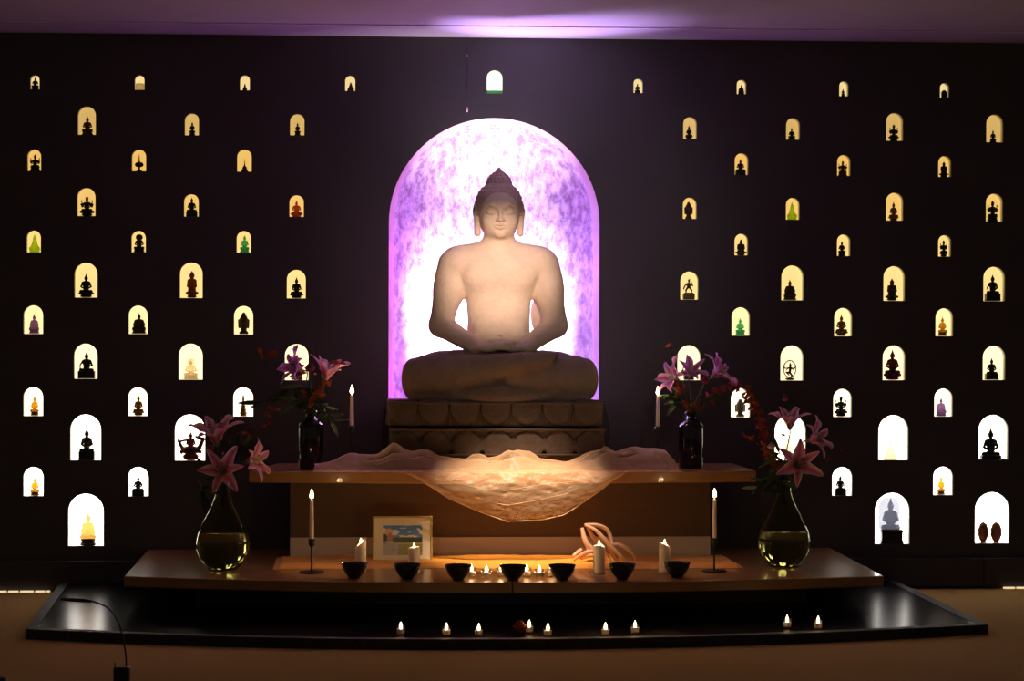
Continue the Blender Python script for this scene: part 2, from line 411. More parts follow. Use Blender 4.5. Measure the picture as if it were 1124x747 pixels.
for h in holes: poly(h)
tmp = bpy.data.objects.new('wall_outline', cu); C.objects.link(tmp)
me = bpy.data.meshes.new_from_object(tmp.evaluated_get(bpy.context.evaluated_depsgraph_get()))
bpy.data.objects.remove(tmp); bpy.data.curves.remove(cu)
me.transform(Matrix.Rotation(PI/2, 4, 'X')); me.transform(Matrix.Translation((0, .01, 0)))
wall = link('wall_back', me, M_wall, None, False); wall['kind'] = 'structure'
ND = .064
ROWC = [(100,(.80,.60,.26)),(150,(.60,.38,.11)),(190,(.78,.46,.11)),(239,(.82,.51,.14)),(279,(.95,.64,.21)),(328,(1.0,.72,.26)),
        (367,(1.15,.90,.42)),(417,(1.5,1.18,.66)),(457,(2.2,1.8,1.15)),(505,(3.2,2.8,2.1)),(544,(3.8,3.4,2.9)),(598,(5.0,4.6,4.2))]
def light_mat(y, i):
    if i == 33: return mat('light_panel_green', (.5,.5,.5), emis=(1.3,1.6,1.0), es=1)
    k = min(range(12), key=lambda j: abs(ROWC[j][0]-y)); return mat('light_panel_row_%d' % k, (.5,.5,.5), emis=ROWC[k][1], es=1)
def hollow(pts, pts2, y0, y1):
    n = len(pts); v = [(p[0], y0, p[1]) for p in pts] + [(p[0], y1, p[1]) for p in pts] + [(p[0], y1, p[1]) for p in pts2] + [(p[0], y0, p[1]) for p in pts2]
    f = []
    for r in range(4):
        q = (r+1) % 4
        f += [(r*n+i, q*n+i, q*n+(i+1) % n, r*n+(i+1) % n) for i in range(n)]
    return v, f
for i, (cx, w, z0, z1, e) in enumerate(niches):
    v, f = hollow(arch(cx, w, z0, z1, 14, .0008), arch(cx, w, z0, z1, 14, .006), .003, ND)
    t = mesh_obj('niche', v, f, M_reveal, wall, False)
    pts = arch(cx, w, z0, z1, 14, .0035); n = len(pts)
    v = [(p[0], ND-.004, p[1]) for p in pts]+[(p[0], ND+.004, p[1]) for p in pts]
    mesh_obj('light_panel', v, [tuple(range(n)), tuple(reversed(range(n, 2*n)))]+[(k, k+n, (k+1) % n+n, (k+1) % n) for k in range(n)], light_mat(e[3], i), t, False)

# big alcove behind the statue: curved shell with mottled metal-leaf paint
def alcove():
    m = bpy.data.materials.new('mottled_alcove_paint'); m.use_nodes = True; nt = m.node_tree; b = nt.nodes['Principled BSDF']
    tc = nt.nodes.new('ShaderNodeTexCoord')
    mp = nt.nodes.new('ShaderNodeMapping'); mp.inputs['Scale'].default_value = (1.3, 1, .75); nt.links.new(tc.outputs['Object'], mp.inputs[0])
    n1 = nt.nodes.new('ShaderNodeTexNoise'); n1.inputs['Scale'].default_value = 20; n1.inputs['Detail'].default_value = 9; n1.inputs['Roughness'].default_value = .72
    nt.links.new(mp.outputs[0], n1.inputs['Vector'])
    r = nt.nodes.new('ShaderNodeValToRGB'); e = r.color_ramp.elements
    e[0].position = .40; e[0].color = (.22,.14,.22,1); e[1].position = .60; e[1].color = (.60,.53,.60,1)
    nt.links.new(n1.outputs['Fac'], r.inputs[0]); nt.links.new(r.outputs[0], b.inputs['Base Color'])
    b.inputs['Roughness'].default_value = .6
    depth = .42
    rows = []
    NS, NT = 48, 16
    outline = arch(BC, BW, BZ0, BZ1, NS)
    cx, cz = BC, BZ1-BW/2
    verts = []; faces = []
    # lower part: half-ellipse cross-sections; upper part: quarter ellipsoid
    A = 40
    zs = [BZ0+(cz-BZ0)*k/12 for k in range(13)]
    for z in zs:
        for k in range(A+1):
            a = PI*k/A; verts.append((cx+BW/2*math.cos(a), .012+depth*math.sin(a)**.6, z))
    B = 16
    for j in range(1, B+1):
        ph = PI/2*j/B; rr = math.cos(ph)
        for k in range(A+1):
            a = PI*k/A
            verts.append((cx+BW/2*math.cos(a)*rr, .012+depth*(math.sin(a)**.6)*(rr**.6 if j < B else 0), cz+BW/2*math.sin(ph)))
    R = len(zs)+B
    for r_ in range(R-1):
        for k in range(A): faces.append((r_*(A+1)+k, r_*(A+1)+k+1, (r_+1)*(A+1)+k+1, (r_+1)*(A+1)+k))
    o = mesh_obj('alcove', verts, faces, m, wall)
    fl = [verts[k] for k in range(A+1)]
    mesh_obj('alcove_floor', [(p[0], p[1], BZ0) for p in fl]+[(p[0], p[1], BZ0-.01) for p in fl], [tuple(range(A+1)), tuple(reversed(range(A+1, 2*A+2)))]+[(k, k+A+1, (k+1) % (A+1)+A+1, (k+1) % (A+1)) for k in range(A+1)], m, wall, False)
alcove()
def alcove_rim():
    o1 = arch(BC, BW, BZ0, BZ1, 60, .0006); i1 = []
    n = len(o1); cz = BZ1-BW/2
    for k, (x, z) in enumerate(o1):
        t = max(0, (z-cz)/(BW/2)); w = .030*(1-.5*t*t); L = math.hypot(x-BC, max(z-cz, 0)) or 1
        i1.append((BC+(x-BC)*(1-w/L), z-w*max(z-cz, 0)/L))
    v = [(x, .002, z) for x, z in o1]+[(x, .040, z) for x, z in i1]+[(x, .050, z) for x, z in i1]+[(x+(x-BC)*.02, .012, z) for x, z in o1]
    f = [(r_*n+k, r_*n+k+1, (r_+1)*n+k+1, (r_+1)*n+k) for r_ in range(3) for k in range(n-1)]
    mesh_obj('alcove_rim', v, f, mat('pink_plaster', (.50,.36,.36), .7, noise_=((.62,.46,.46), 12, (1,1,1), .2)), wall)
alcove_rim()

# baseboard: dark low cabinet front along the wall, in separate panels
zb = P(1040, 612, 0).z
xs = [XL, P(-60,620,0).x, P(330,620,0).x, P(700,620,0).x, P(1078,620,0).x, XR]
bb = None
for a, b in zip(xs[:-1], xs[1:]):
    mb = MB().box((a+.002, -.035, .012), (b-.002, 0, zb))
    if bb is None: bb = mb.build('baseboard_back', M_wall); bb['kind'] = 'structure'
    else: bevel(mb.build('baseboard_panel', M_wall, bb), .003)
M_led = mat('rope_light', (.8,.8,.8), emis=(1,.75,.45), es=.9)
for (pa, pb, y, lab) in ((-5, 55, 650, 'thin light strip at floor edge, far left'), (1101, 1130, 643.3, 'thin light strip at floor edge, far right')):
    t = None; x = pa
    while x < pb:
        a = P(x, y, -.04); w = random.uniform(10, 17)
        b = P(min(x+w, pb), y, -.04)
        mb = MB().box((a.x, -.052, .002), (b.x, -.040, .010))
        if t is None: t = mb.build('floor_light_strip', M_led); tag(t, lab, 'light strip')
        else: mb.build('strip_segment', M_led, t)
        x += w+2

# ------------------------------------------------------------------ platform, table, shelf
PZ, TZ = .045, .222
SZ = P(560, 507.5, 0).z
def arc_pts(p0, pm, p1, n=24):           # quadratic through three points
    out = []
    for k in range(n+1):
        t = k/n; out.append(tuple(p0[i]*(1-t)*(1-2*t)+pm[i]*4*t*(1-t)+p1[i]*t*(2*t-1) for i in range(2)))
    return out
def qxy(x, y, z): q = Q(x, y, z); return (q.x, q.y)
def inset(pts, c, k): return [(c[0]+(p[0]-c[0])*k, c[1]+(p[1]-c[1])*k) for p in pts]
pl, pm, pr = qxy(28, 690, PZ), qxy(556, 701.5, PZ), qxy(1085, 685, PZ)
bl = (P(66, 648, 0).x, -.04); br = (P(981, 640, 0).x, -.04)
plat = empty('stone_platform', (0, 0, 0), 'low polished black stone platform with curved front on the floor', 'platform')
front = arc_pts(pl, pm, pr)
inner = [(p[0]*.978+.011, p[1]+.055) for p in front]
bl2 = (bl[0]+.045, -.045); br2 = (br[0]-.045, -.045)
bevel(MB().prism(inner+[br2, bl2], 0, PZ).build('polished_slab', M_granite, plat), .002)
rim = front+[br, br2]+inner[::-1]+[bl2, bl]
# rim strip built as quads
o_ = [bl]+front+[br]; i_ = [bl2]+inner+[br2]; n = len(o_)
v = [(p[0], p[1], 0) for p in o_]+[(p[0], p[1], PZ+.001) for p in o_]+[(p[0], p[1], PZ+.001) for p in i_]+[(p[0], p[1], 0) for p in i_]
f = []
for k in range(n-1):
    f += [(k, k+1, n+k+1, n+k), (n+k, n+k+1, 2*n+k+1, 2*n+k), (2*n+k, 2*n+k+1, 3*n+k+1, 3*n+k)]
f += [(0, n, 2*n, 3*n), (n-1, 4*n-1, 3*n-1, 2*n-1)]
mesh_obj('rough_stone_rim', v, f, M_rough, plat, False)

def board(parent, name, outline, zt, th, m): return bevel(MB().prism(outline, zt-th, zt).build(name, m, parent), .006, 3)
tab = empty('altar_table', (0, 0, 0), 'low wide honey wood altar table standing on the black platform', 'table')
fl, fm, fr = qxy(136, 632, TZ), qxy(553, 639, TZ), qxy(970, 631.5, TZ)
tb0, tb1 = qxy(163, 602, TZ), qxy(905, 598, TZ)
fr_ = arc_pts(fl, fm, fr, 40); cut = qxy(562, 638, TZ)[0]
tb0 = (tb0[0], min(tb0[1], -.06)); tb1 = (tb1[0], min(tb1[1], -.06))
L_ = [p for p in fr_ if p[0] < cut-.002]; R__ = [p for p in fr_ if p[0] > cut+.002]
yc = fm[1]
board(tab, 'tabletop_board', L_+[(cut-.0015, yc), (cut-.0015, -.07), tb0], TZ, .05, M_wood)
board(tab, 'tabletop_board', [(cut+.0015, yc)]+R__+[tb1, (cut+.0015, -.07)], TZ, .05, M_wood)
bx0, bx1 = P(215, 640, -1.1).x, P(885, 640, -1.1).x
bevel(MB().box((bx0, -1.1, PZ+.0015), (bx1, -.15, TZ-.051)).build('base_box', M_black, tab), .004)

shelf = empty('altar_shelf', (0, 0, 0), 'upper wooden altar shelf on a brown box standing on the table', 'shelf')
s0, s1, s2 = qxy(273, 517, SZ), qxy(551, 518.5, SZ), qxy(830, 516.5, SZ)
sb0, sb1 = (P(304, 508, 0).x, -.05), (P(803, 507, 0).x, -.05)
board(shelf, 'shelf_board', arc_pts(s0, s1, s2, 30)+[sb1, sb0], SZ, .055, M_wood)
px0, px1 = P(318, 570, -.5).x, P(780, 570, -.5).x
bevel(MB().box((px0, -.5, TZ), (px1, -.12, SZ-.056)).build('box_front', M_panel, shelf), .004)
zk = P(560, 589, -.515).z
bevel(MB().box((px0+.002, -.518, TZ+.001), (px1-.002, -.501, zk)).build('pale_footboard', M_kick, shelf), .003)

# ------------------------------------------------------------------ stone pedestal
PY0, PY1 = -.63, -.09
def slab(name, xa, xb, yt, yb, y0, y1, parent, petals=False, m=M_ped):
    a, b = P(xa, 460, y0).x, P(xb, 460, y0).x; zt, zb_ = P(550, yt, y0).z, P(550, yb, y0).z
    st = .005; hx, hy, hz = (b-a)/2, (y1-y0)/2, (zt-zb_)/2; c = ((a+b)/2, (y0+y1)/2, (zt+zb_)/2)
    f = grid((-hx-.02, -hy-.03, -hz-.015), (hx+.02, hy+.015, hz+.015), st)
    f.box((0, 0, 0), (hx-.006, hy-.006, hz), .012, .002)
    if petals:
        n = 7; w = 2*hx/n
        for i in range(n):
            x = -hx+w*(i+.5)
            f.ell((x, -hy, (hz*.5 if petals == 1 else -hz*.5)), (w*.49, .013, hz*1.35), .004)
            f.ell((x, -hy-.012, (hz*.5 if petals == 1 else -hz*.5)), (w*.38, .0045, hz*1.05), .002, sub=True)
            f.cap((x-w/2, -hy-.004, -hz*.8), (x-w/2, -hy-.004, hz*.3), .006, .003, .004)
    f.box((0, -hy-.014, hz-.006), (hx, .010, .006), .004, .004)
    o = link(name, f.mesh(name), m, parent); o.location = Vector(c)-parent.location; return o
pc = P(545, 508, PY0)
ped = empty('stone_pedestal', (pc.x, -.36, SZ), 'dark carved stone lotus pedestal under the large buddha statue', 'pedestal')
slab('upper_slab', 424.5, 663, 440.5, 468, PY0, PY1, ped, 1)
slab('lotus_slab', 427, 665, 470, 496, PY0, PY1, ped, 2)
slab('lower_slab', 434, 660, 497.5, 514.5, PY0, PY1, ped)
# dark block behind the pedestal, bulging sides
a, b = P(419, 460, -.08).x, P(669, 460, -.08).x; zt = P(550, 440, -.08).z
ol = [(a+.02, -.085), (b-.02, -.085), (b-.02, -.03), (a+.02, -.03)]
zm = (zt+SZ)/2+.04
v = []; n = 9
for k in range(n+1):
    z = SZ+.001+(zt-SZ-.001)*k/n; g = math.sin(PI*k/n)*.03
    v += [(a+.03-g, -.085, z), (b-.03+g, -.085, z), (b-.03+g, -.025, z), (a+.03-g, -.025, z)]
f = [(0, 3, 2, 1), (4*n, 4*n+1, 4*n+2, 4*n+3)]+[(4*k+i, 4*k+(i+1) % 4, 4*k+4+(i+1) % 4, 4*k+4+i) for k in range(n) for i in range(4)]
tag(mesh_obj('wall_block', v, f, mat('dark_block', (.02,.018,.018), .6), None, False), 'dark curved block between stone pedestal and wall', 'block')

# ------------------------------------------------------------------ the large buddha
K = 13-.36
SC = K/F                                   # metres per pixel at the statue's depth
sx = P(547.5, 300, -.36).x; sz = P(547.5, 441, -.36).z
bud = empty('buddha_statue', (sx, -.36, P(550, 440.5, PY0).z), 'large seated stone buddha statue with hands in lap before lit alcove', 'statue')
def body():
    f = Field(seg_axis([(-114,-32,1.3),(-32,32,.75),(32,115,1.3)]), seg_axis([(-82,40,1.0)]), seg_axis([(18,172,1.3),(172,228,.75)])); f.st = 1.3
    # torso
    f.ell((0, 2, 72), (35, 25, 34), 6); f.ell((0, 0, 98), (35, 25, 34), 8); f.ell((0, 1, 134), (45, 27, 34), 12)
    f.cap((-42, 3, 150), (42, 3, 150), 18, 18, 12); f.ell((-19, -14, 137), (19, 12, 13), 12); f.ell((19, -14, 137), (19, 12, 13), 12)
    f.cap((0, 4, 166), (-44, 4, 150), 11, 17, 10); f.cap((0, 4, 166), (44, 4, 150), 11, 17, 10)
    f.ell((0, -17, 76), (26, 8, 18), 10); f.ell((0, -26.5, 69), (2.6, 3, 2.2), 1.5, sub=True)
    f.cap((0, 4, 160), (0, 3, 186), 18.5, 15.5, 9)
    for z in (167, 171.5): f.ell((0, 2, z), (18.6, 18, 1.6), 1.5)
    for s in (-1, 1):
        el = (s*63, 6, 82)
        f.cap((s*50, 3, 147), el, 17, 13.2, 6); f.cap(el, (s*26, -34, 58), 13, 9, 5)
        f.ell((s*54.5, 2, 124), (15.5, 16.5, 24), 8)
        if s > 0: f.ell((50, 14, 94), (14, 9, 26), 4)
        # hand: palm and four fingers, thumb
        f.ell((s*14, -40, 57.5), (15, 11, 5.5), 4)
        z0 = 61 if s < 0 else 57.5
        for i in range(4):
            yy = -33-5.2*i; ln = (17, 19.5, 18, 13.5)[i]
            f.cap((s*6, yy, z0), (-s*(ln-8), yy-.5, z0+.6), 2.9, 2.6, 1.2); f.cap((-s*(ln-8), yy-.5, z0+.6), (-s*ln, yy-.5, z0+2.2), 2.6, 2.2, 1)
        f.cap((s*17, -38, 61), (s*9, -41, 64), 3.4, 3, 2); f.cap((s*9, -41, 64), (s*1.0, -42, 65.5), 3, 2.6, 1.5)
    # neck -> head
    f.ell((0, -1, 207), (22.5, 25, 30), 4); f.ell((0, -7, 192), (18.5, 19, 15.5), 7); f.ell((0, -11, 184), (9.5, 13, 7), 6)
    f.ell((0, -6, 214), (20.5, 21, 17), 5)
    for s in (-1, 1):
        f.ell((s*10.5, -17.5, 196), (8, 7, 8), 5)                             # cheeks
        f.cap((s*3.5, -26.8, 210.5), (s*10, -26.8, 213.4), 1.3, 1.2, 2.2); f.cap((s*10, -26.8, 213.4), (s*17, -21.8, 210.5), 1.2, .9, 2.2)  # brow
        f.ell((s*9.8, -25.3, 206.6), (6.4, 3.6, 2.6), .9, sub=True)             # eye hollow
        f.ell((s*9.8, -22.6, 206.0), (5.6, 4.4, 3.3), .7)                       # closed lid
        f.cap((s*4.4, -26.3, 204.0), (s*9.8, -27.4, 202.8), .55, .6, .4); f.cap((s*9.8, -27.4, 202.8), (s*15.2, -24.0, 204.4), .6, .5, .4)
        f.ell((s*2.9, -27.5, 196.4), (2.1, 2.8, 1.9), .8)                        # nostril wings
        f.ell((s*25.5, 2, 209), (3.4, 6.5, 8.5), 1.5, roty=s*.12); f.ell((s*27, 0.5, 209), (1.4, 3.6, 5.2), .8, sub=True)
        f.cap((s*24.5, 1, 203), (s*23.5, 0, 183), 3.2, 3.6, 2)
        f.cap((s*24.6, -3.4, 199), (s*23.8, -3.6, 187), .9, .9, .6, sub=True)
        f.cap((s*.8, -28.0, 191.2), (s*6.6, -25.4, 190.9), 1.15, .6, .6)         # upper lip
        f.cap((0, -27.4, 187.9), (s*4.8, -25.6, 188.7), 1.6, .9, .6)             # lower lip
    f.cap((0, -25.8, 209), (0, -30.3, 197.6), 1.6, 2.6, 2.0); f.ell((0, -30.6, 196.6), (2.5, 2.7, 2.1), .9)
    f.cap((-6.8, -27.2, 189.6), (6.8, -27.2, 189.6), .55, .55, .3, sub=True)
    f.ell((0, -21.5, 182.2), (6, 4.2, 3.8), 4)
    f.clip_below(22)
    return f.mesh('buddha_body', SC)
bo = link('body', body(), M_stone, bud)
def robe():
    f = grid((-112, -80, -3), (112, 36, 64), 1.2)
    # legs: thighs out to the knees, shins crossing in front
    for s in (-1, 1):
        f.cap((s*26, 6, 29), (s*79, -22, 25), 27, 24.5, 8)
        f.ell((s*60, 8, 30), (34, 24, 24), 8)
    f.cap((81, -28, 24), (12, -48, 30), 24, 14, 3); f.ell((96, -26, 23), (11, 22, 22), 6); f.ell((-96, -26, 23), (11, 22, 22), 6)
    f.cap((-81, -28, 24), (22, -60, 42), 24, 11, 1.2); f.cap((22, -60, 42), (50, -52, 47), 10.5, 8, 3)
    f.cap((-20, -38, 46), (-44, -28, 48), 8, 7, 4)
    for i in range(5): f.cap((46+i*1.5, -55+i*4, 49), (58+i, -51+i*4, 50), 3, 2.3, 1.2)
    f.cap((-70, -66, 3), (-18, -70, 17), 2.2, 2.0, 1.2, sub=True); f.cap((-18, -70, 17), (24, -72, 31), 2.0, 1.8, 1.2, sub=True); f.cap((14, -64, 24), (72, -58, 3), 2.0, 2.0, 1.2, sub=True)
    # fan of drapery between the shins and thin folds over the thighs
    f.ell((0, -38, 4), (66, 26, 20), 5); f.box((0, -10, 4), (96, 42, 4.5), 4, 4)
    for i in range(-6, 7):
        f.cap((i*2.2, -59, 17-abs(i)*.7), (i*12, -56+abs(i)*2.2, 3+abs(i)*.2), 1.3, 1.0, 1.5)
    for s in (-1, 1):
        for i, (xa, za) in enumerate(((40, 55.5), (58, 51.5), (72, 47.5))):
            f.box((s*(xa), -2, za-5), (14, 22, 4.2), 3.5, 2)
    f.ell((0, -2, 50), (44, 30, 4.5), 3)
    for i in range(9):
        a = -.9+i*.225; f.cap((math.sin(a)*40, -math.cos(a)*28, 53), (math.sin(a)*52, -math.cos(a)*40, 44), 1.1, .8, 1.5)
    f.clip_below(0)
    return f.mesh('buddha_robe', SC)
link('robe', robe(), mat('dimmed_sandstone', (.17,.115,.08), .9, spec=.12, noise_=((.26,.18,.125), 8, (1,1,1), .28), bump=.4, bscale=60), bud)  # darker garment stone, also standing in for the torso beam's lower cutoff
def hair():
    f = grid((-34, -36, 190), (34, 38, 262), .9)
    f.ell((0, 3, 214), (26.3, 28, 26.5), 3)
    f.ell((0, 4, 236), (14.2, 15, 14), 1.5); f.cap((0, 4, 243), (0, 4, 253), 9.0, 2.6, 4)
    # curls in rings
    def curls(c, R, z0, rz, zmin, k0, cr):
        for j in range(k0):
            ph = (j+.5)/k0*PI/2; zz = c[2]+rz*math.sin(ph); rr = math.cos(ph)
            n = max(4, int(2*PI*R*rr/(cr*2.1)))
            for i in range(n):
                a = 2*PI*(i+(j % 2)*.5)/n
                f.ell((c[0]+R*rr*math.cos(a), c[1]+R*1.05*rr*math.sin(a), zz), (cr, cr, cr), .8)
    curls((0, 3, 214), 24.9, 0, 25.3, 0, 7, 2.2); curls((0, 4, 237), 12.9, 0, 13.2, 0, 5, 1.9)
    for z, rr in ((209, 25.6), (204.5, 24.8)):
        for i in range(26):
            a = 2*PI*i/26
            if math.sin(a) < -.42: continue
            f.ell((rr*math.cos(a), 3+rr*1.04*math.sin(a), z), (2.6, 2.6, 2.6), .8)
    # cut away the face opening
    f.ell((0, -29, 200), (21.5, 19, 25.5), 1.2, sub=True)
    f.ell((0, -20, 182), (40, 42, 20), 1, sub=True)
    return f.mesh('buddha_hair', SC)
link('hair', hair(), M_hair, bud)

# ------------------------------------------------------------------ niche figurines
FM = {
 'black': mat('fig_black', (.012,.011,.010), .4), 'brown': mat('fig_brown', (.16,.07,.02), .5, transl=.15),
 'darkbrown': mat('fig_darkbrown', (.06,.028,.012), .5), 'smoke': mat('fig_smoke', (.20,.12,.08), .4, transl=.3),
 'orange': mat('fig_orange', (.75,.30,.08), .4, transl=.75), 'green': mat('fig_green', (.75,.95,.22), .15, transl=.92),
 'greenglass': mat('fig_greenglass', (.25,.6,.3), .15, transl=.6),
 'jade': mat('fig_jade', (.30,.80,.55), .3, transl=.85), 'amber': mat('fig_amber', (.42,.17,.03), .35, transl=.4),
 'purple': mat('fig_purple', (.52,.36,.62), .3, transl=.8), 'bronze': mat('fig_bronze', (.10,.065,.018), .35, metal=.4),
 'cream': mat('fig_cream', (1,.93,.78), .4, transl=.9), 'gold': mat('fig_gold', (.95,.66,.14), .35, transl=.7),
 'golddark': mat('fig_golddark', (.40,.23,.03), .35, metal=.3, transl=.1), 'redblack': mat('fig_redblack', (.03,.008,.006), .35, noise_=((.35,.03,.02), 25, (1,1,1), .08)),
 'crystal': mat('fig_crystal', (.92,.72,.36), .2, transl=.6), 'silver': mat('fig_silver', (.30,.28,.24), .35, metal=.3),
 'darkgreen': mat('fig_darkgreen', (.02,.035,.012), .4), 'crystalgrey': mat('fig_crystalgrey', (.62,.64,.70), .15, transl=.6),
 'carved': mat('fig_carved', (.42,.17,.06), .5, noise_=((.22,.07,.02), 60, (1,1,1), .15), transl=.1)}
def figure(kind, w, h):
    """figurine field: w, h in units where h is the full height; returns meshes list of (name, mesh)"""
    A = w/h
    st = .022
    def G(): return grid((-.7*A-.06, -.34, -.03), (.7*A+.06, .34, 1.04), st)
    f = G(); hw = A/2
    def base(style, b):
        g = G()
        if style == 'block':
            g.box((0, 0, b*.5), (hw, min(hw*.7, .26), b*.5), .015, .01); g.box((0, 0, b*.93), (hw*1.0, min(hw*.7, .26), .02), .01, .01); g.box((0, 0, .02), (hw*1.03, min(hw*.72, .27), .025), .01, .01)
        elif style == 'tier':
            for i, (q, z) in enumerate(((1, .17), (.86, .5), (.92, .83))): g.ell((0, 0, b*z), (hw*q, min(hw*q*.75, .27), b*.24), .02)
        else:
            g.ell((0, 0, b*.22), (hw*.82, min(hw*.6, .25), b*.26), .02); g.ell((0, 0, b*.7), (hw, min(hw*.75, .28), b*.32), .03)
            for i in range(9):
                a = 2*PI*i/9; g.ell((hw*.86*math.cos(a), min(hw*.66, .24)*math.sin(a), b*.78), (.07*A/.6, .06, b*.26), .01)
        g.clip_below(0); return g
    def seated(f, z, wk, tall, robed=False, arms='lap', crown='ush'):
        H_ = 1-z; k = .03
        f.cap((-wk*.25, 0, z+.07*H_), (-wk*.78, -.05, z+.07*H_), .085*H_, .075*H_, k); f.cap((wk*.25, 0, z+.07*H_), (wk*.78, -.05, z+.07*H_), .085*H_, .075*H_, k)
        f.cap((-wk*.7, -.06, z+.07*H_), (wk*.3, -.12, z+.09*H_), .07*H_, .05*H_, k); f.cap((wk*.7, -.06, z+.07*H_), (-wk*.3, -.11, z+.07*H_), .07*H_, .05*H_, k)
        sh = wk*.66; zt = z+.55*H_
        f.ell((0, 0, z+.26*H_), (sh*.66, .10, .22*H_), k); f.ell((0, 0, z+.43*H_), (sh*.86, .10, .17*H_), k)
        f.cap((-sh*.62, 0, zt-.04*H_), (sh*.62, 0, zt-.04*H_), .055*H_, .055*H_, k)
        f.cap((0, 0, zt), (0, 0, zt+.1*H_), .055*H_, .05*H_, .02)
        f.ell((0, -.01, zt+.165*H_), (.092*H_, .09*H_, .108*H_), .02)
        if robed:
            f.ell((0, 0, z+.28*H_), (sh*1.15, .13, .26*H_), .04); f.cap((-sh*.9, 0, z+.18*H_), (-sh*.7, 0, z+.48*H_), .08*H_, .06*H_, .04); f.cap((sh*.9, 0, z+.18*H_), (sh*.7, 0, z+.48*H_), .08*H_, .06*H_, .04)
        for s in (-1, 1):
            if arms == 'earth' and s < 0:
                f.cap((s*sh*.75, 0, zt-.05*H_), (s*sh*1.25, -.02, z+.3*H_), .045*H_, .035*H_, .02); f.cap((s*sh*1.25, -.02, z+.3*H_), (s*wk*.8, -.1, z+.14*H_), .035*H_, .03*H_, .02)
            elif arms == 'raise' and s < 0:
                f.cap((s*sh*.75, 0, zt-.05*H_), (s*sh*1.3, -.02, z+.3*H_), .045*H_, .035*H_, .02); f.cap((s*sh*1.3, -.02, z+.3*H_), (s*sh*.95, -.12, z+.48*H_), .035*H_, .03*H_, .02)
            else:
                f.cap((s*sh*.78, 0, zt-.05*H_), (s*sh*1.12, 0, z+.3*H_), .05*H_, .04*H_, .02); f.cap((s*sh*1.12, 0, z+.3*H_), (s*.03, -.13, z+.18*H_), .04*H_, .035*H_, .02)
            f.cap((s*.075*H_, 0, zt+.19*H_), (s*.075*H_, 0, zt+.1*H_), .016, .018, .01)
        if crown == 'flame': f.ell((0, 0, zt+.27*H_), (.05*H_, .05*H_, .05*H_), .02); f.cap((0, 0, zt+.28*H_), (0, 0, 1-.012), .035*H_, .008, .02)
        elif crown == 'ush': f.ell((0, 0, zt+.27*H_), (.045*H_, .05*H_, .055*H_), .02); f.cap((0, 0, zt+.3*H_), (0, 0, .975), .03*H_, .012, .02)
        elif crown == 'crown':
            f.cap((0, 0, zt+.22*H_), (0, 0, .98), .09*H_, .014, .01)
            for s in (-1, 1): f.cap((s*.06*H_, -.03, zt+.22*H_), (s*.1*H_, -.03, zt+.36*H_), .025, .01, .01)
    def extra(f, z, R):
        H_ = 1-z; zt = z+.52*H_
        for s in (-1, 1):
            for (ex, ez, hx_, hz_) in ((.72, .38, .90, .60), (.80, .24, 1.0, .38)):
                f.cap((s*R*.35, .02, zt), (s*R*ex*.9, .02, z+ez*H_), .035, .028, .02); f.cap((s*R*ex*.9, .02, z+ez*H_), (s*R*hx_*.85, 0, z+hz_*H_), .028, .024, .02)
                f.ell((s*R*hx_*.85, 0, z+hz_*H_+.03), (.035, .03, .04), .01)
    out = []
    if kind.startswith('buddha') or kind in ('slim', 'robed', 'halo'):
        sty = {'buddha_tier':'tier','buddha_lotus':'lotus','buddha_block':'block','buddha_earth':'block','buddha_big':'block','robed':'tier','halo':'tier','slim':'tier'}[kind]
        b = {'buddha_earth': .27, 'buddha_block': .26, 'buddha_big': .1, 'robed': .1 if w > 17 else .2, 'slim': .25}.get(kind, .2)
        g = base(sty, b); out.append(('pedestal', g))
        arms = {'buddha_earth': 'earth', 'buddha_block': 'raise' if h > 30 else 'lap', 'slim': 'lap'}.get(kind, 'lap')
        cr = 'flame' if kind in ('buddha_earth', 'buddha_big', 'slim') or (kind == 'buddha_lotus' and h > 22) else 'ush'
        seated(f, b-.02, hw*(.92 if kind != 'buddha_big' else .95), 1, kind == 'robed', arms, cr)
        if kind == 'halo':
            g2 = G(); g2.ell((0, .06, .80), (.20, .03, .18), .01); out.append(('halo', g2))
    elif kind.startswith('deity'):
        b = .26; out.append(('pedestal', base('lotus' if 'lotus' in kind else 'tier', b)))
        seated(f, b-.02, hw*.8, 1, False, 'lap', 'crown'); extra(f, b, hw)
    elif kind == 'guanyin':
        out.append(('pedestal', base('lotus', .22)))
        f.rev([(.15, hw*.85), (.3, hw*.62), (.45, hw*.66), (.62, hw*.45), (.72, hw*.26)], .05, sy=.7)
        f.ell((0, -.02, .79), (.085, .08, .1), .03); f.cap((0, 0, .82), (0, 0, .96), .09, .02, .05)
        for s in (-1, 1): f.cap((s*hw*.5, 0, .62), (s*hw*.62, -.05, .42), .06, .05, .03); f.cap((s*hw*.62, -.05, .42), (0, -.16, .42), .05, .035, .02)
    elif kind == 'stupa':
        f.rev([(0, hw), (.05, hw), (.06, hw*.92), (.1, hw*.9)], .01); f.rev([(.1, hw*.82), (.15, hw*.78)], .01)
        f.ell((0, 0, .18), (hw*.68, hw*.68, .24), .02); f.box((0, 0, .42), (hw*.22, hw*.22, .035), .005, .01)
        f.rev([(.45, hw*.2), (.6, hw*.1), (.99, .012)], .01)
        for i in range(5): f.ell((0, 0, .48+i*.06), (hw*(.24-.03*i), hw*(.24-.03*i), .014), .006)
    elif kind == 'pagoda':
        for i in range(5):
            z = .04+i*.155; q = hw*(1-.17*i); f.rev([(z-.04, q*.72), (z+.09, q*.6)], .01); f.ell((0, 0, z+.10), (q, q*.8, .03), .01)
        seated_z = .78; f.rev([(.76, .06), (.84, .03)], .01); f.ell((0, 0, .87), (.05, .05, .05), .02); f.cap((0, 0, .9), (0, 0, .985), .022, .008, .01)
    elif kind == 'cone':
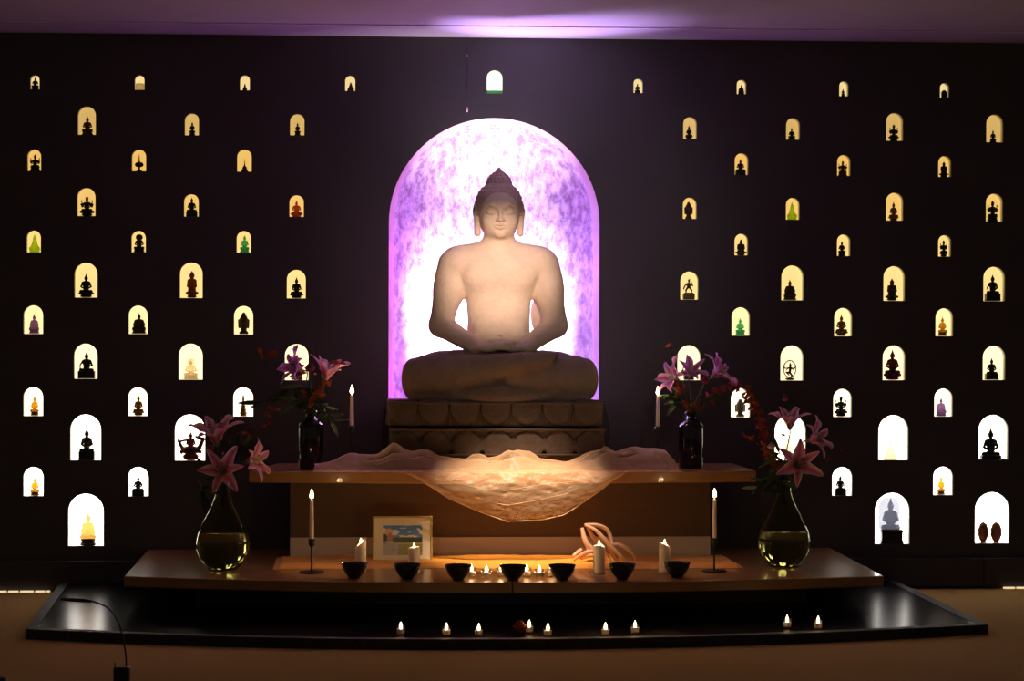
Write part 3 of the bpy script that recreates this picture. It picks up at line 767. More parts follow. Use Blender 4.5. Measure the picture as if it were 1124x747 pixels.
        f.rev([(0, hw*.95), (.25, hw*.8), (.6, hw*.38), (.82, hw*.22), (.99, .02)], .05, sy=.7)
        f.ell((0, 0, .72), (hw*.30, .09, .1), .04); f.cap((-hw*.6, -.05, .2), (hw*.6, -.05, .2), .12, .12, .05)
    elif kind == 'block':
        st_ = A; f = grid((-hw-.1, -.5, -.05), (hw+.1, .5, 1.1), .05); f.box((0, 0, .5), (hw, .4, .5), .06, .02); f.ell((0, 0, .95), (hw*.7, .3, .12), .05)
    elif kind == 'dome':
        f.rev([(0, hw), (.55, hw)], .02); f.ell((0, 0, .55), (hw, hw*.8, .42), .03); f.ell((0, -hw*.9, .35), (hw*.5, .15, .3), .02, sub=True); f.cap((0, 0, .9), (0, 0, .99), .06, .02, .02)
    elif kind == 'jewel':
        f.rev([(0, .15), (.06, .15), (.1, .07), (.2, .05)], .01); f.ell((-.11, 0, .38), (.14, .1, .14), .03); f.ell((.11, 0, .38), (.14, .1, .14), .03)
        f.cap((0, 0, .22), (0, 0, .4), .05, .14, .04); f.cap((0, 0, .45), (0, 0, .98), .055, .018, .05)
    elif kind == 'head':
        f.ell((0, 0, .55), (hw*.82, .26, .33), .03); f.ell((0, -.02, .36), (hw*.62, .2, .2), .05); f.ell((0, 0, .84), (hw*.4, .16, .13), .03); f.cap((0, 0, .1), (0, 0, .3), hw*.55, hw*.5, .04)
        f.rev([(0, hw*.8), (.08, hw*.85), (.14, hw*.6)], .02, sy=.8); f.cap((0, -.25, .55), (0, -.3, .44), .03, .05, .03); f.cap((-.06, -.26, .36), (.06, -.26, .36), .025, .025, .01)
        for s in (-1, 1): f.cap((s*hw*.88, 0, .62), (s*hw*.8, 0, .3), .045, .05, .02); f.ell((s*hw*.35, -.25, .56), (.07, .05, .03), .02)
    elif kind == 'ring':
        for i in range(26):
            a = 2*PI*i/26; b_ = a+2*PI/26
            f.cap((hw*.8*math.cos(a), .03, .54+.40*math.sin(a)), (hw*.8*math.cos(b_), .03, .54+.40*math.sin(b_)), .026, .026, .005)
            f.cap((hw*.82*math.cos(a), .03, .54+.41*math.sin(a)), (hw*1.02*math.cos(a), .03, .54+.47*math.sin(a)), .02, .01, .005)
        g = G(); g.ell((0, 0, .06), (hw*.62, .2, .07), .02); g.clip_below(0); out.append(('pedestal', g))
        f.cap((0, 0, .36), (.02, 0, .6), .06, .07, .03); f.ell((.02, -.02, .72), (.06, .06, .075), .02); f.cap((.02, 0, .76), (.02, 0, .86), .05, .01, .02)
        f.cap((0, 0, .36), (.1, -.04, .22), .055, .045, .02); f.cap((.1, -.04, .22), (0, 0, .1), .045, .035, .02); f.cap((0, 0, .36), (-.18, -.05, .38), .05, .04, .02); f.cap((-.18, -.05, .38), (-.05, -.08, .24), .04, .03, .02)
        for s in (-1, 1):
            f.cap((s*.06, 0, .6), (s*.22, 0, .56), .03, .026, .02); f.cap((s*.22, 0, .56), (s*.3, 0, .7), .026, .02, .02); f.cap((s*.06, 0, .6), (s*.2, -.04, .46), .03, .02, .02)
    elif kind == 'warrior':
        g = G(); g.box((0, 0, .13), (hw*.9, .2, .13), .02, .02); g.box((0, 0, .28), (hw*.7, .17, .03), .01, .02); g.clip_below(0); out.append(('pedestal', g))
        for s in (-1, 1):
            f.cap((s*.04, 0, .55), (s*.13, -.02, .42), .05, .04, .02); f.cap((s*.13, -.02, .42), (s*.12, 0, .3), .04, .03, .02)
            f.cap((s*.07, 0, .72), (s*.18, 0, .62), .035, .03, .02)
        f.cap((-.18, 0, .62), (-.24, 0, .48), .03, .03, .02); f.cap((.18, 0, .62), (.10, -.08, .8), .03, .025, .02)
        f.ell((0, 0, .64), (.09, .07, .13), .03); f.ell((.01, -.01, .84), (.055, .055, .07), .02); f.cap((.02, 0, .88), (.07, 0, .985), .03, .01, .02); f.cap((-.26, 0, .34), (-.02, 0, .96), .012, .012, .005)
    elif kind == 'boat':
        g = G(); g.ell((0, 0, .12), (hw*.62, .25, .14), .03); g.clip_below(0); out.append(('pedestal', g))
        f.ell((0, 0, .34), (hw*.72, .22, .14), .03); f.cap((-hw*.6, 0, .36), (-hw*.98, 0, .66), .07, .04, .04); f.cap((hw*.6, 0, .36), (hw*.98, 0, .7), .08, .06, .04)
        f.cap((-hw*.9, 0, .62), (0, .05, .7), .035, .04, .03); f.cap((hw*.95, 0, .7), (hw*.4, 0, .78), .06, .04, .03)
        for i in range(7): f.ell((-hw*.7+i*hw*.24, -.14, .28+.02*(i % 2)), (.06, .06, .08), .02)
        seated(f, .36, .19, 1, False, 'lap', 'ush')
    elif kind == 'crystal_shrine':
        g = G(); g.box((.02, 0, .145), (hw*.9, .25, .13), .03, .02); g.box((.02, 0, .27), (hw*.98, .27, .025), .01, .02); g.box((.02, 0, .03), (hw*1.0, .28, .03), .01, .02)
        for i in range(7): g.cap((-hw*.75+i*hw*.26, -.25, .07), (-hw*.75+i*hw*.26, -.25, .23), .02, .02, .01)
        g.clip_below(0); out.append(('pedestal', g))
        g2 = G(); g2.ell((-.02, .10, .72), (hw*.98, .035, .27), .01); g2.box((-.02, .10, .45), (hw*.9, .035, .15), .02, .04); out.append(('halo_screen', g2))
        seated(f, .29, hw*.82, 1, False, 'lap', 'ush')
    elif kind == 'leaf':
        f.ell((0, 0, .5), (hw*.95, .09, .48), .02); f.cap((0, 0, .85), (0, 0, .99), .09, .015, .05); f.box((0, 0, .03), (hw*.5, .12, .03), .01, .02)
        f.ell((0, -.10, .48), (hw*.62, .06, .34), .02, sub=True)
        for i in range(10):
            a = 2*PI*(i+.5)/10; f.cap((hw*.85*math.cos(a), 0, .5+.42*math.sin(a)), (hw*1.08*math.cos(a), 0, .52+.48*math.sin(a)), .04, .015, .02)
        f.ell((0, -.05, .4), (hw*.35, .06, .16), .03); f.ell((0, -.06, .62), (.07, .05, .08), .02); f.ell((0, -.05, .28), (hw*.5, .06, .07), .03)
    f.clip_below(0)
    out.insert(0, ('figure', f)); return out
ORD = ['first','second','third','fourth','fifth','sixth','seventh','eighth','ninth','tenth']
LC = [36.5, 94, 152, 209.5, 267, 325.5, 384.5]; RC = [1091, 1036, 981, 925, 870, 813, 757, 700]
colof = {}
for i, q in enumerate(niches):
    m = (q[4][0]+q[4][1])/2
    if i == 33: colof[i] = ('C', 0)
    elif m < 500: colof[i] = ('L', min(range(7), key=lambda j: abs(LC[j]-m)))
    else: colof[i] = ('R', min(range(8), key=lambda j: abs(RC[j]-m)))
def place(i):
    s, c = colof[i]
    if s == 'C': return 'in the small niche above the large alcove'
    mem = sorted([j for j in colof if colof[j] == (s, c)], key=lambda j: N[j][2]); r = mem.index(i)
    side = 'left' if s == 'L' else 'right'
    return '%s niche down, %s column from %s' % (ORD[r], ORD[c], side)
PEDM = {'crystalgrey': 'black', 'crystal': 'darkbrown', 'halo': None}
NAMES = {'cone': 'glass_figurine', 'stupa': 'stupa_figurine', 'pagoda': 'pagoda_figurine', 'block': 'glass_block', 'dome': 'shrine_figurine', 'jewel': 'jewel_finial',
         'head': 'buddha_bust', 'ring': 'dancer_figurine', 'warrior': 'warrior_figurine', 'boat': 'throne_figurine', 'leaf': 'leaf_shrine', 'deity': 'deity_figurine', 'deity_lotus': 'deity_figurine',
         'guanyin': 'robed_figurine', 'robed': 'robed_buddha_figurine', 'crystal_shrine': 'crystal_buddha'}
def put_fig(i, kind, mk, w, top, xc, look, where):
    cx, wn, z0, z1, e = niches[i]
    Yf = .032; pm_ = 1/ppm(Yf)
    x = P(xc, (e[2]+e[3])/2, Yf).x; h = P(xc, top, Yf).z-z0; wd = w*pm_
    if kind == 'block': h = max(h, .012)
    parts = figure(kind, wd, h)
    x = min(max(x, cx-wn/2+wd*.55+.002), cx+wn/2-wd*.55-.002) if wd*1.1 < wn else cx
    cat = 'figurine' if kind not in ('block',) else 'glass block'
    nm = NAMES.get(kind, 'buddha_figurine')
    if len(parts) == 1:
        me_ = parts[0][1].mesh(nm, h); o = link(nm, me_, FM[mk]); o.location = (x, Yf, z0+.001); tag(o, look+', '+where, cat)
    else:
        o = empty(nm, (x, Yf, z0+.001), look+', '+where, cat)
        for n_, fld in parts:
            mm = FM[mk]
            if n_ == 'pedestal':
                if mk in ('crystalgrey',): mm = FM['black']
                elif mk == 'crystal': mm = FM['crystal']
                elif mk == 'gold': mm = FM['golddark']
            if kind == 'robed' and mk == 'crystal' and n_ == 'pedestal': mm = FM['darkbrown']
            c_ = link({'figure': 'figure'}.get(n_, n_), fld.mesh(n_, h), mm, o)
    if kind != 'block':
        ms = [c for c in ([o] if o.type == 'MESH' else [q for q in bpy.data.objects if q.parent == o])]
        dmax = max(max(abs(v.co.y) for v in q.data.vertices) for q in ms)
        if dmax > .027:
            for q in ms: q.data.transform(Matrix.Diagonal((1, .027/dmax, 1, 1)))
    else:
        o.data.transform(Matrix.Diagonal((1, min(1, .026/max(abs(v.co.y) for v in o.data.vertices)), 1, 1)))
    return o
for i, (cx, w, z0, z1, e) in enumerate(niches):
    if e[4] == 'leaf':
        put_fig(i, 'leaf', 'carved', 12.5, 572.5, 1079.3, 'left carved brown leaf shrine of a pair', 'lowest niche at the right edge')
        put_fig(i, 'leaf', 'carved', 13.5, 572.5, 1093.5, 'right carved brown leaf shrine of a pair', 'lowest niche at the right edge')
    else:
        put_fig(i, e[4], e[5], e[6], e[7], e[8], e[9], place(i))

# ------------------------------------------------------------------ candles
LP = []
def flame(parent, loc, h=.03, power=.35, light=True):
    h_ = h
    prof = [(.0005, 0), (h_*.16, h_*.10), (h_*.22, h_*.28), (h_*.17, h_*.52), (h_*.09, h_*.78), (.0004, h_)]
    o = MB().lathe(prof, 12).build('flame', M_flame, parent, True); o.location = loc
    if light:
        l = bpy.data.lights.new('flame_light', 'POINT'); l.energy = power; l.color = (1, .60, .26); l.shadow_soft_size = h_*.25
        lo = bpy.data.objects.new('flame_light', l); C.objects.link(lo); lo.parent = parent; lo.location = Vector(loc)+Vector((0, 0, h_*.5))
    return o
def taper(x, yb, yt, zp, label):
    b = Q(x, yb, zp); s = 1/ppm(b.y)
    t = empty('taper_candle', (b.x, b.y, zp+.104), label, 'candle')
    hold = empty('candle_holder', (b.x, b.y, zp), label.replace('white taper candle', 'thin black metal candle holder').replace(' burning', ''), 'candle holder')
    hh = .104*1.0
    # holder height: from the cup rim pixel
    return b, s, t, hold
def taper_set(x, ybase, ycup, ywick, zp, where):
    b = Q(x, ybase, zp); s = 1/ppm(b.y); hc = (ybase-ycup)*s; ht = (ycup-ywick)*s
    hold = empty('candle_holder', (b.x, b.y, zp), 'thin black metal candle holder '+where, 'candle holder', 'black taper holders')
    MB().lathe([(.001, 0), (.056, 0), (.060, .003), (.056, .008), (.048, .006), (.001, .006)], 40).build('base_plate', M_black, hold, True)
    MB().lathe([(.0055, .006), (.0045, .02), (.0045, hc-.045), (.006, hc-.04)], 16).build('stem', M_black, hold, True)
    MB().lathe([(.006, hc-.04), (.0145, hc-.028), (.0155, hc), (.013, hc), (.0115, hc-.02), (.001, hc-.021)], 24, cap=False).build('cup', M_black, hold, True)
    t = empty('taper_candle', (b.x, b.y, zp+hc-.02), 'burning white taper candle '+where, 'candle', 'white taper candles')
    hb = ht+.02
    MB().lathe([(.001, 0), (.0108, 0), (.0105, hb*.3), (.0085, hb*.93), (.0078, hb-.006), (.004, hb-.001), (.001, hb-.003)], 24).build('wax', M_candle, t, True)
    MB().tube([(0, 0, hb-.004), (.0005, 0, hb+.006), (.002, 0, hb+.011)], .0009, 6).build('wick', M_wick, t)
    flame(t, (0, 0, hb+.003), .046, 1.6)
taper_set(386, 516, 467, 433, SZ, 'on the shelf beside left dark bottle')
taper_set(722, 515.5, 467.5, 433.5, SZ, 'on the shelf beside right dark bottle')
taper_set(342, 628.5, 591, 548, TZ, 'on the table, left of the picture frame')
taper_set(784, 627, 590, 546, TZ, 'on the table, left of the right glass vase')

def pillar(x, yb, yt, slant, notch, label, w=13.0):
    b = Q(x, yb, TZ); s = 1/ppm(b.y); r = w/2*s; h = (yb-yt)*s-.012
    t = empty('pillar_candle', (b.x, b.y, TZ+.006), label, 'candle')
    n = 28; v = []; rows = 10
    def top(a): return h + slant*r*math.cos(a) - notch*max(0, math.cos(a+.3))**3*.02
    for j in range(rows+1):
        for k in range(n):
            a = 2*PI*k/n; rr = r*(1+.01*math.sin(3*a+j)); v.append((rr*math.cos(a), rr*math.sin(a), top(a)*j/rows))
    for q, dz in ((.86, .001), (.78, -.006), (.4, -.012), (.05, -.013)):
        for k in range(n):
            a = 2*PI*k/n; v.append((r*q*math.cos(a), r*q*math.sin(a), (top(a) if q > .8 else h-abs(slant)*r*.3)+dz))
    R = rows+5
    f = [(j*n+k, j*n+(k+1) % n, (j+1)*n+(k+1) % n, (j+1)*n+k) for j in range(R-1) for k in range(n)]+[tuple(reversed(range(n))), tuple((R-1)*n+k for k in range(n))]
    wx = mesh_obj('wax', v, f, M_candle, t)
    MB().tube([(0, 0, h-.02), (0, 0, h-.004), (.001, 0, h+.001)], .001, 6).build('wick', M_wick, wx)
    flame(t, (0, 0, h-.004), .026, 3)
    g = MB().lathe([(.001, 0), (r*1.5, 0), (r*1.7, .004), (r*1.75, .02), (r*1.7, .02), (r*1.6, .006), (.001, .005)], 32).build('glass_dish', M_clear, None, True)
    g.location = (b.x, b.y, TZ+.0003); tag(g, 'small clear glass dish under '+label.replace('burning ', ''), 'dish')
pillar(396, 629, 594, .9, 0, 'burning pillar candle behind the leftmost bowl', 12)
pillar(454.5, 630, 599, .1, 0, 'burning pillar candle before the picture frame', 12.5)
pillar(657.5, 631.5, 596, .2, 1, 'burning pillar candle before the bent wood sculpture', 13)
pillar(729.5, 630, 595, -.3, 1, 'burning pillar candle beside the rightmost bowl', 12.5)

def tea(x, yb, zp, w, label, group, power=.35):
    b = Q(x, yb, zp); s = 1/ppm(b.y); r = w/2*s; h = r*2.0
    t = empty('tealight', (b.x, b.y, zp+.0004), label, 'tealight', group)
    MB().lathe([(.001, 0), (r*.8, 0), (r*.9, h*.08), (r, h), (r*.92, h), (r*.83, h*.14), (.001, h*.12)], 28).build('glass_cup', M_clear, t, True)
    MB().lathe([(.001, h*.16), (r*.80, h*.16), (r*.86, h*.62), (r*.84, h*.64), (.001, h*.60)], 24).build('wax', M_candle, t, True)
    flame(t, (0, 0, h*.62), r*1.5, power)
for x, wh in ((517.5,'right of the third bowl'), (534,'between third and fourth bowls, left one standing clear'), (550,'tucked at the left of the middle bowl'), (578,'tucked at the right of the middle bowl'), (592,'between middle and fifth bowls, standing clear'), (606,'tucked at the left of the fifth bowl')):
    tea(x, 635 if x in (534, 592) else 633.5, TZ, 11, 'glass tealight on the table '+wh, 'tealights on the table', .9)
T2 = [(440,'furthest left'),(490,'second from the left'),(525.5,'third from left, left of the rose'),(581,'touching the red rose'),(601.5,'right of the red rose'),
      (664.6,'sixth from the left'),(697,'seventh from the left'),(864,'eighth, left of the rightmost'),(898,'furthest right')]
for x, wh in T2:
    yb = {440:696.5,490:697.5,525.5:698,581:694.5,601.5:698,664.6:697,697:695,864:689,898:690}[x]
    tea(x, yb, PZ, 10.5, 'glass tealight on the black platform, '+wh, 'tealights on the black platform', .10)

# ------------------------------------------------------------------ bowls
def bowl_mesh():
    prof = [(.001, 0), (.026, 0), (.027, .006), (.030, .008), (.045, .026), (.056, .048), (.0625, .072), (.0605, .072), (.054, .05), (.042, .028), (.025, .012), (.001, .011)]
    m = MB().lathe(prof, 40)
    v = []
    for i, p in enumerate(m.v):              # fine vertical fluting on the outside
        a = math.atan2(p[1], p[0]); r = math.hypot(p[0], p[1]); k = 1+.012*math.sin(a*20) if i < 40*7 and p[2] > .006 else 1
        v.append((p[0]*k, p[1]*k, p[2]))
    m.v = v; return m
bw = ['at the left end of the row','second from left, before the picture frame','third from left','fourth from left, at the table seam','fifth from left','sixth, right of the tall pillar candle','at the right end of the row']
first = None
for k, (x, yb) in enumerate(((389,634),(447,635.5),(503,636.5),(563,637),(617,636.5),(683,635.5),(743,633.5))):
    b = Q(x, yb, TZ)
    if first is None:
        first = empty('offering_bowl', (0, 0, 0), '', 'bowl')
        bowl_mesh().build('bowl_body', M_bowl, first, True)
        MB().lathe([(.001, .056), (.0565, .056), (.0572, .0582), (.001, .0582)], 32).build('water', M_water, first, True)
        o = first
    else:
        o = first.copy(); C.objects.link(o)
        for ch in list(first.children):
            c = ch.copy(); C.objects.link(c); c.parent = o
    o.location = (b.x, b.y, TZ); o['label'] = 'small black water bowl '+bw[k]; o['group'] = 'row of black offering bowls'

# ------------------------------------------------------------------ picture frame
fb = Q(442, 617, TZ); fy = fb.y
fw = (475-409.5)/ppm(fy); fh = (617.5-567)/ppm(fy)
pf = empty('picture_frame', (fb.x, fy, TZ+.001), 'gilt framed landscape photograph standing on the table', 'picture frame')
tilt = Matrix.Rotation(-.10, 4, 'X') @ Matrix.Rotation(.04, 4, 'Z')
t_ = .009
mb = MB()
mb.box((-fw/2, -.008, 0), (fw/2, .012, t_)).box((-fw/2, -.008, fh-t_), (fw/2, .012, fh)).box((-fw/2, -.008, t_), (-fw/2+t_, .012, fh-t_)).box((fw/2-t_, -.008, t_), (fw/2, .012, fh-t_))
o = mb.build('frame_moulding', M_gold, pf); bevel(o, .002)
mnt = MB().box((-fw/2+t_, .002, t_), (fw/2-t_, .008, fh-t_)).build('mount', M_mat_, pf)
pw, ph = (464-420.5)/ppm(fy), (611-578.5)/ppm(fy); nx, nz = 60, 44
v = []; f = []; cols = []
for j in range(nz+1):
    for i in range(nx+1):
        u, w_ = i/nx, j/nz
        v.append((-pw/2+pw*u+.0, .0005, .035+ph*w_))
        nn = noise.noise(Vector((u*7, w_*9, 0))); n2 = noise.noise(Vector((u*30, w_*30, 3)))
        if w_ > .60+.03*n2:
            c = (.06+.12*(1-w_), .22+.15*(1-w_), .62); cl = noise.noise(Vector((u*4+w_*3, w_*9, 5)))+(.35-abs(w_-.78)); 
            if cl > .30: c = (.75,.80,.88)
        elif w_ > .43: c = (.02+.08*max(n2, 0), .05+.10*max(n2, 0), .03)
        elif w_ > .38: c = (.50,.45,.20)
        else: c = (.25+.1*nn, .28+.08*nn, .10)
        if u < .40 and w_ < .55-.9*abs(u-.17) and w_ < .5: c = (.42,.40,.46) if n2 > -.42 else (.14,.12,.18)
        if (u-.15)**2/.011+(w_-.80)**2/.009 < 1: c = (.72,.42,.30)
        if (u-.18)**2/.006+(w_-.62)**2/.018 < 1: c = (.45,.20,.14)
        if (u-.05)**2/.004+(w_-.62)**2/.01 < 1: c = (.03,.02,.02)
        cols.append(c)
for j in range(nz):
    for i in range(nx): f.append((j*(nx+1)+i, j*(nx+1)+i+1, (j+1)*(nx+1)+i+1, (j+1)*(nx+1)+i))
o = mesh_obj('photo_print', v, f, M_photo, mnt, False)
ca = o.data.color_attributes.new('col', 'FLOAT_COLOR', 'POINT')
for i, c in enumerate(cols): ca.data[i].color = (*c, 1)
MB().box((-.02, .012, .01), (.02, .014, fh*.8)).build('easel_leg', M_black, pf)
pf.rotation_euler = (-.10, 0, .03)

# ------------------------------------------------------------------ bent wood sculpture
sc_b = Q(665, 619, TZ); sy_ = sc_b.y
sculpt = empty('bent_wood_sculpture', (sc_b.x, sy_, TZ), 'pale looping bent wood sculpture on the orange runner', 'sculpture')
strands = [[(639,579),(641,589),(645,597.5),(652,603),(660,608)], [(642,575.5),(655,576),(666,581),(671,592),(671,600)],
 [(642,576),(653,581),(664,592),(674,603),(685,613.5),(689,618)], [(645,578),(651,589),(658,596),(665,607),(669,618)],
 [(668,597.5),(680,597.5),(690,603),(696,611),(695,619)], [(668,598),(673,608),(680,618)],
 [(630,614.5),(640,607.5),(652,604),(664,604)], [(629,610),(638,603.5),(650,604),(662,606)], [(637,613),(648,609),(655,611)]]
for q, st_ in enumerate(strands):
    pts = []
    for i, (x, y) in enumerate(st_):
        yy = sy_+(.03 if q % 2 else -.02)*math.sin(PI*i/(len(st_)-1)); pts.append(P(x, y, yy)-sculpt.location)
    pts = [Vector((p.x, p.y, max(p.z, .012))) for p in spline(pts, 8)]; n = len(pts)
    MB().tube(pts, [.0105*(.55+.45*math.sin(PI*(i+1)/(n+1))) for i in range(n)], 10, 1.3).build('wooden_loop', M_bent, sculpt, True)

# ------------------------------------------------------------------ cloths
def cloth_grid(name, fn, nu, nv, m, parent=None, thick=.0015):
    v = []; f = []
    for j in range(nv+1):
        for i in range(nu+1): v.append(fn(i/nu, j/nv))
    for j in range(nv):
        for i in range(nu): f.append((j*(nu+1)+i, j*(nu+1)+i+1, (j+1)*(nu+1)+i+1, (j+1)*(nu+1)+i))
    return v, f
# orange runner
ra, rb = qxy(304, 611, TZ), qxy(797, 611, TZ); rf = Q(551, 624, TZ).y; rbk = -.53
def runner(u, v):
    x = ra[0]+(rb[0]-ra[0])*u; y = rbk+(rf-rbk)*v + .03*math.sin(x*3+1)*v+.02*noise.noise(Vector((x*4, 1, 2)))*v
    z = TZ+.006+.022*max(0, noise.noise(Vector((x*3.0, y*14, .5)))+.15)+.006*abs(noise.noise(Vector((x*9, y*30, 4))))
    if v > .97 or v < .02 or u < .01 or u > .99: z = TZ+.0015
    return (x, y, z)
v, f = cloth_grid('orange_runner', runner, 220, 34, M_orange)
tag(mesh_obj('table_runner', v, f, M_orange), 'crumpled orange cloth runner along the back of the table', 'cloth')
# organza
env = [(345,509),(358,505),(372,500),(388,494),(400,491),(415,494),(424,488),(431,481),(440,484),(455,490),(480,498),(512,500),(520,496),(528,494),(538,500),(550,497),(560,490),(570,489),(582,491),(596,501),(620,503),(640,501),(655,489),(668,480),(678,487),(690,490),(705,488),(722,484.5),(735,490),(744,500),(748,513)]
def interp(tab, x):
    if x <= tab[0][0]: return tab[0][1]
    for (a, b), (c, d) in zip(tab[:-1], tab[1:]):
        if x <= c: return b+(d-b)*(x-a)/(c-a)
    return tab[-1][1]
hang = [(345,517.5),(440,518.5),(457,525),(492,547.5),(524,561.6),(556,573),(591,572),(619,566),(647,547.5),(675,526.5),(687,518.5),(748,517.5)]
YF = s1[1]                                 # shelf front at the centre
def organza(u, v, layer=0):
    px = 345+403*u
    yf_edge = YF-.012
    x = P(px, 515, YF).x
    nz_ = lambda a, b, c: noise.noise(Vector((x*a+layer*7, v*b, c+layer*3)))
    if v < .5:                              # lying on the shelf, puffed up
        q = v/.5; y = -.665+(yf_edge+.665)*q
        peak = P(px, interp(env, px), y).z-SZ
        h = peak*(math.sin(PI*min(1, q*1.0+.28))**1.3 if q < .9 else .12)
        h *= (.8+.35*nz_(9, 6, 1)); h += .006*abs(nz_(16, 8, 2))
        x += .012*nz_(12, 8, 5)
        z = SZ+.003+max(0, h+.014*nz_(7, 3, 11)*min(1, h/.03))*(1-.35*layer)
        if q > .9: z = SZ+.004+.006*abs(nz_(20, 8, 3))
        return (x, y, z)
    q = (v-.5)/.5; dz = SZ-P(px, interp(hang, px), YF-.03).z
    g = 6*(x-P(572, 515, YF).x)
    bul = .030*math.sin(PI*q)*(1+.6*nz_(6, 3, 8))
    w_ = (u-.5)*2; s_ = q*max(dz, .02)/.26      # folds radiate from the two gathered ends
    fold = .012*abs(noise.noise(Vector((w_*5+s_*2, s_*2.2+abs(w_)*5, layer*9.))))+.007*noise.noise(Vector((w_*13-s_*3, s_*9, 3+layer*9.)))+.004*noise.noise(Vector((w_*40+s_*10, s_*16, 5+layer*9.)))
    y = YF-.014-.004*layer-max(-.006, bul*min(1, dz/.1)+fold*min(1, q*4)*min(1, dz/.08))
    return (x*(1)+.006*nz_(16, 10, 7)*q, y-.004, SZ+.004-dz*q*(1-.04*layer))
V, Fc = [], []
for layer in (0, 1):
    v, f = cloth_grid('o', lambda a, b: organza(a, b, layer), 260, 110, M_organza)
    n = len(V); V += v; Fc += [tuple(i+n for i in q) for q in f]
    if layer == 1: pass
oc = mesh_obj('organza_cloth', V, Fc, M_organza)
hp = [Vector(organza(i/120, 1.0, 0)) for i in range(32, 103)]
MB().tube(hp, .0016, 6).build('hem', mat('hem_thread', (.95,.70,.42), .4, sheen=.5), oc, True)
for v_, a_, b_, dv in ((.11, 2, 118, .0), (.24, 20, 104, .05), (.36, 34, 96, -.05), (.66, 44, 88, .04), (.80, 52, 84, -.04)):
    MB().tube([Vector(organza(i/120, v_+dv*math.sin(i*.13+v_*20), 0))+Vector((0, -.001, .001)) for i in range(a_, b_)], .0009, 5).build('crease', MATS['hem_thread'], oc, True)
tag(oc, 'sheer golden organza cloth draped over the shelf front below the statue', 'cloth')

# ------------------------------------------------------------------ vases and bottles
def glass_vase(x, yb, label, ytop, yw):
    b = Q(x, yb, TZ); s = 1/ppm(b.y); h = (yb-ytop)*s
    t = empty('glass_vase', (b.x, b.y, TZ+.0005), label, 'vase', 'olive glass vases')
    out = [(0,.55),(.04,.66),(.12,.88),(.22,.99),(.32,1.0),(.42,.93),(.52,.79),(.62,.62),(.72,.45),(.82,.32),(.92,.25),(1.0,.26)]
    R = 29.3*s
    pr = [(.001, 0)]+[(R*r, h*z) for z, r in out]; inn = [(R*r-.0028, max(h*z, .006)) for z, r in out][::-1]
    MB().lathe([*pr, (R*.26, h+.001)]+inn+[(.001, .006)], 56).build('glass_body', M_green, t, True)
    zw = (yb-yw)*s; wp = [(R*(.0+r)-.0032, h*z) for z, r in out if .0065 < h*z < zw]
    k = [r for z, r in out]
    rz = R*float(np.interp(zw/h, [z for z, r in out], k))-.0032
    MB().lathe([(.001, .0065), (wp[0][0]*.86, .0066)]+wp+[(rz, zw), (.001, zw)], 48).build('water', M_water, t, True)
    return b, h
vl = glass_vase(244.5, 624.5, 'pear shaped olive glass vase at the left end of the table', 530, 585)
vr = glass_vase(860.3, 621, 'pear shaped olive glass vase at the right end of the table', 528, 583)
def bottle(x, yb, ytop, label):
    b = Q(x, yb, SZ); s = 1/ppm(b.y); h = (yb-ytop)*s; R = 13.6*s
    t = empty('dark_bottle', (b.x, b.y, SZ+.0003), label, 'bottle', 'dark glass bottles on the shelf')
    pr = [(.001,0),(R*.92,0),(R,h*.03),(R*1.0,h*.70),(R*.97,h*.755),(R*.80,h*.81),(R*.50,h*.86),(R*.36,h*.89),(R*.34,h*.94)]
    MB().lathe(pr+[(R*.34, h*.955), (R*.26, h*.955), (R*.26, h*.6), (.001, h*.6)], 48).build('bottle_body', M_bottle, t, True)
    MB().lathe([(R*.36, h*.945), (R*.50, h*.955), (R*.52, h*.985), (R*.44, h), (R*.28, h), (R*.27, h*.945)], 32, cap=False).build('bottle_lip', M_bottle, t, True)
    return b, h
btl = bottle(341, 515, 450, 'dark glass bottle holding lilies at the left of the shelf')
btr = bottle(758.3, 514, 451, 'dark glass bottle holding lilies at the right of the shelf')

# ------------------------------------------------------------------ flowers
def petal(L, W, curl, m=11, s=6, wave=0.0):
    v = []; f = []; c = []
    for i in range(m+1):
        t = i/m; w = W*(math.sin(PI*min(1, t*.93+.04))**.8)*(1-.25*t)
        ang = curl[0]+(curl[1]-curl[0])*t**1.4
        if i == 0: x, z = 0, 0
        else: x += L/m*math.sin(ang); z += L/m*math.cos(ang)
        for j in range(s+1):
            q = (j/s-.5)*2; nx_, nz_ = math.cos(ang), -math.sin(ang)
            cup = .22*W*q*q*(1-t*.5)+wave*W*.15*math.sin(t*14+q*2)*abs(q)
            v.append((x-nx_*cup, q*w/2, z-nz_*cup))
            e = abs(q); base = (.80,.30,.38); edge = (.88,.70,.74); mid = (.68,.05,.14)
            k = max(0, 1-e*1.9)*(1-.2*t); col = [base[a]*(1-e**2)+edge[a]*e**2 for a in range(3)]; col = [col[a]*(1-k)+mid[a]*k for a in range(3)]
            if t < .12: col = [.45, .5, .18]
            c.append(col)
    for i in range(m):
        for j in range(s): a = i*(s+1)+j; f.append((a, a+1, a+s+2, a+s+1))
    return v, f, c
def col_obj(name, v, f, c, m, parent):
    o = mesh_obj(name, v, f, m, parent); ca = o.data.color_attributes.new('col', 'FLOAT_COLOR', 'POINT')
    ca.data.foreach_set('color', [x for q in c for x in (*q, 1)])
    return o
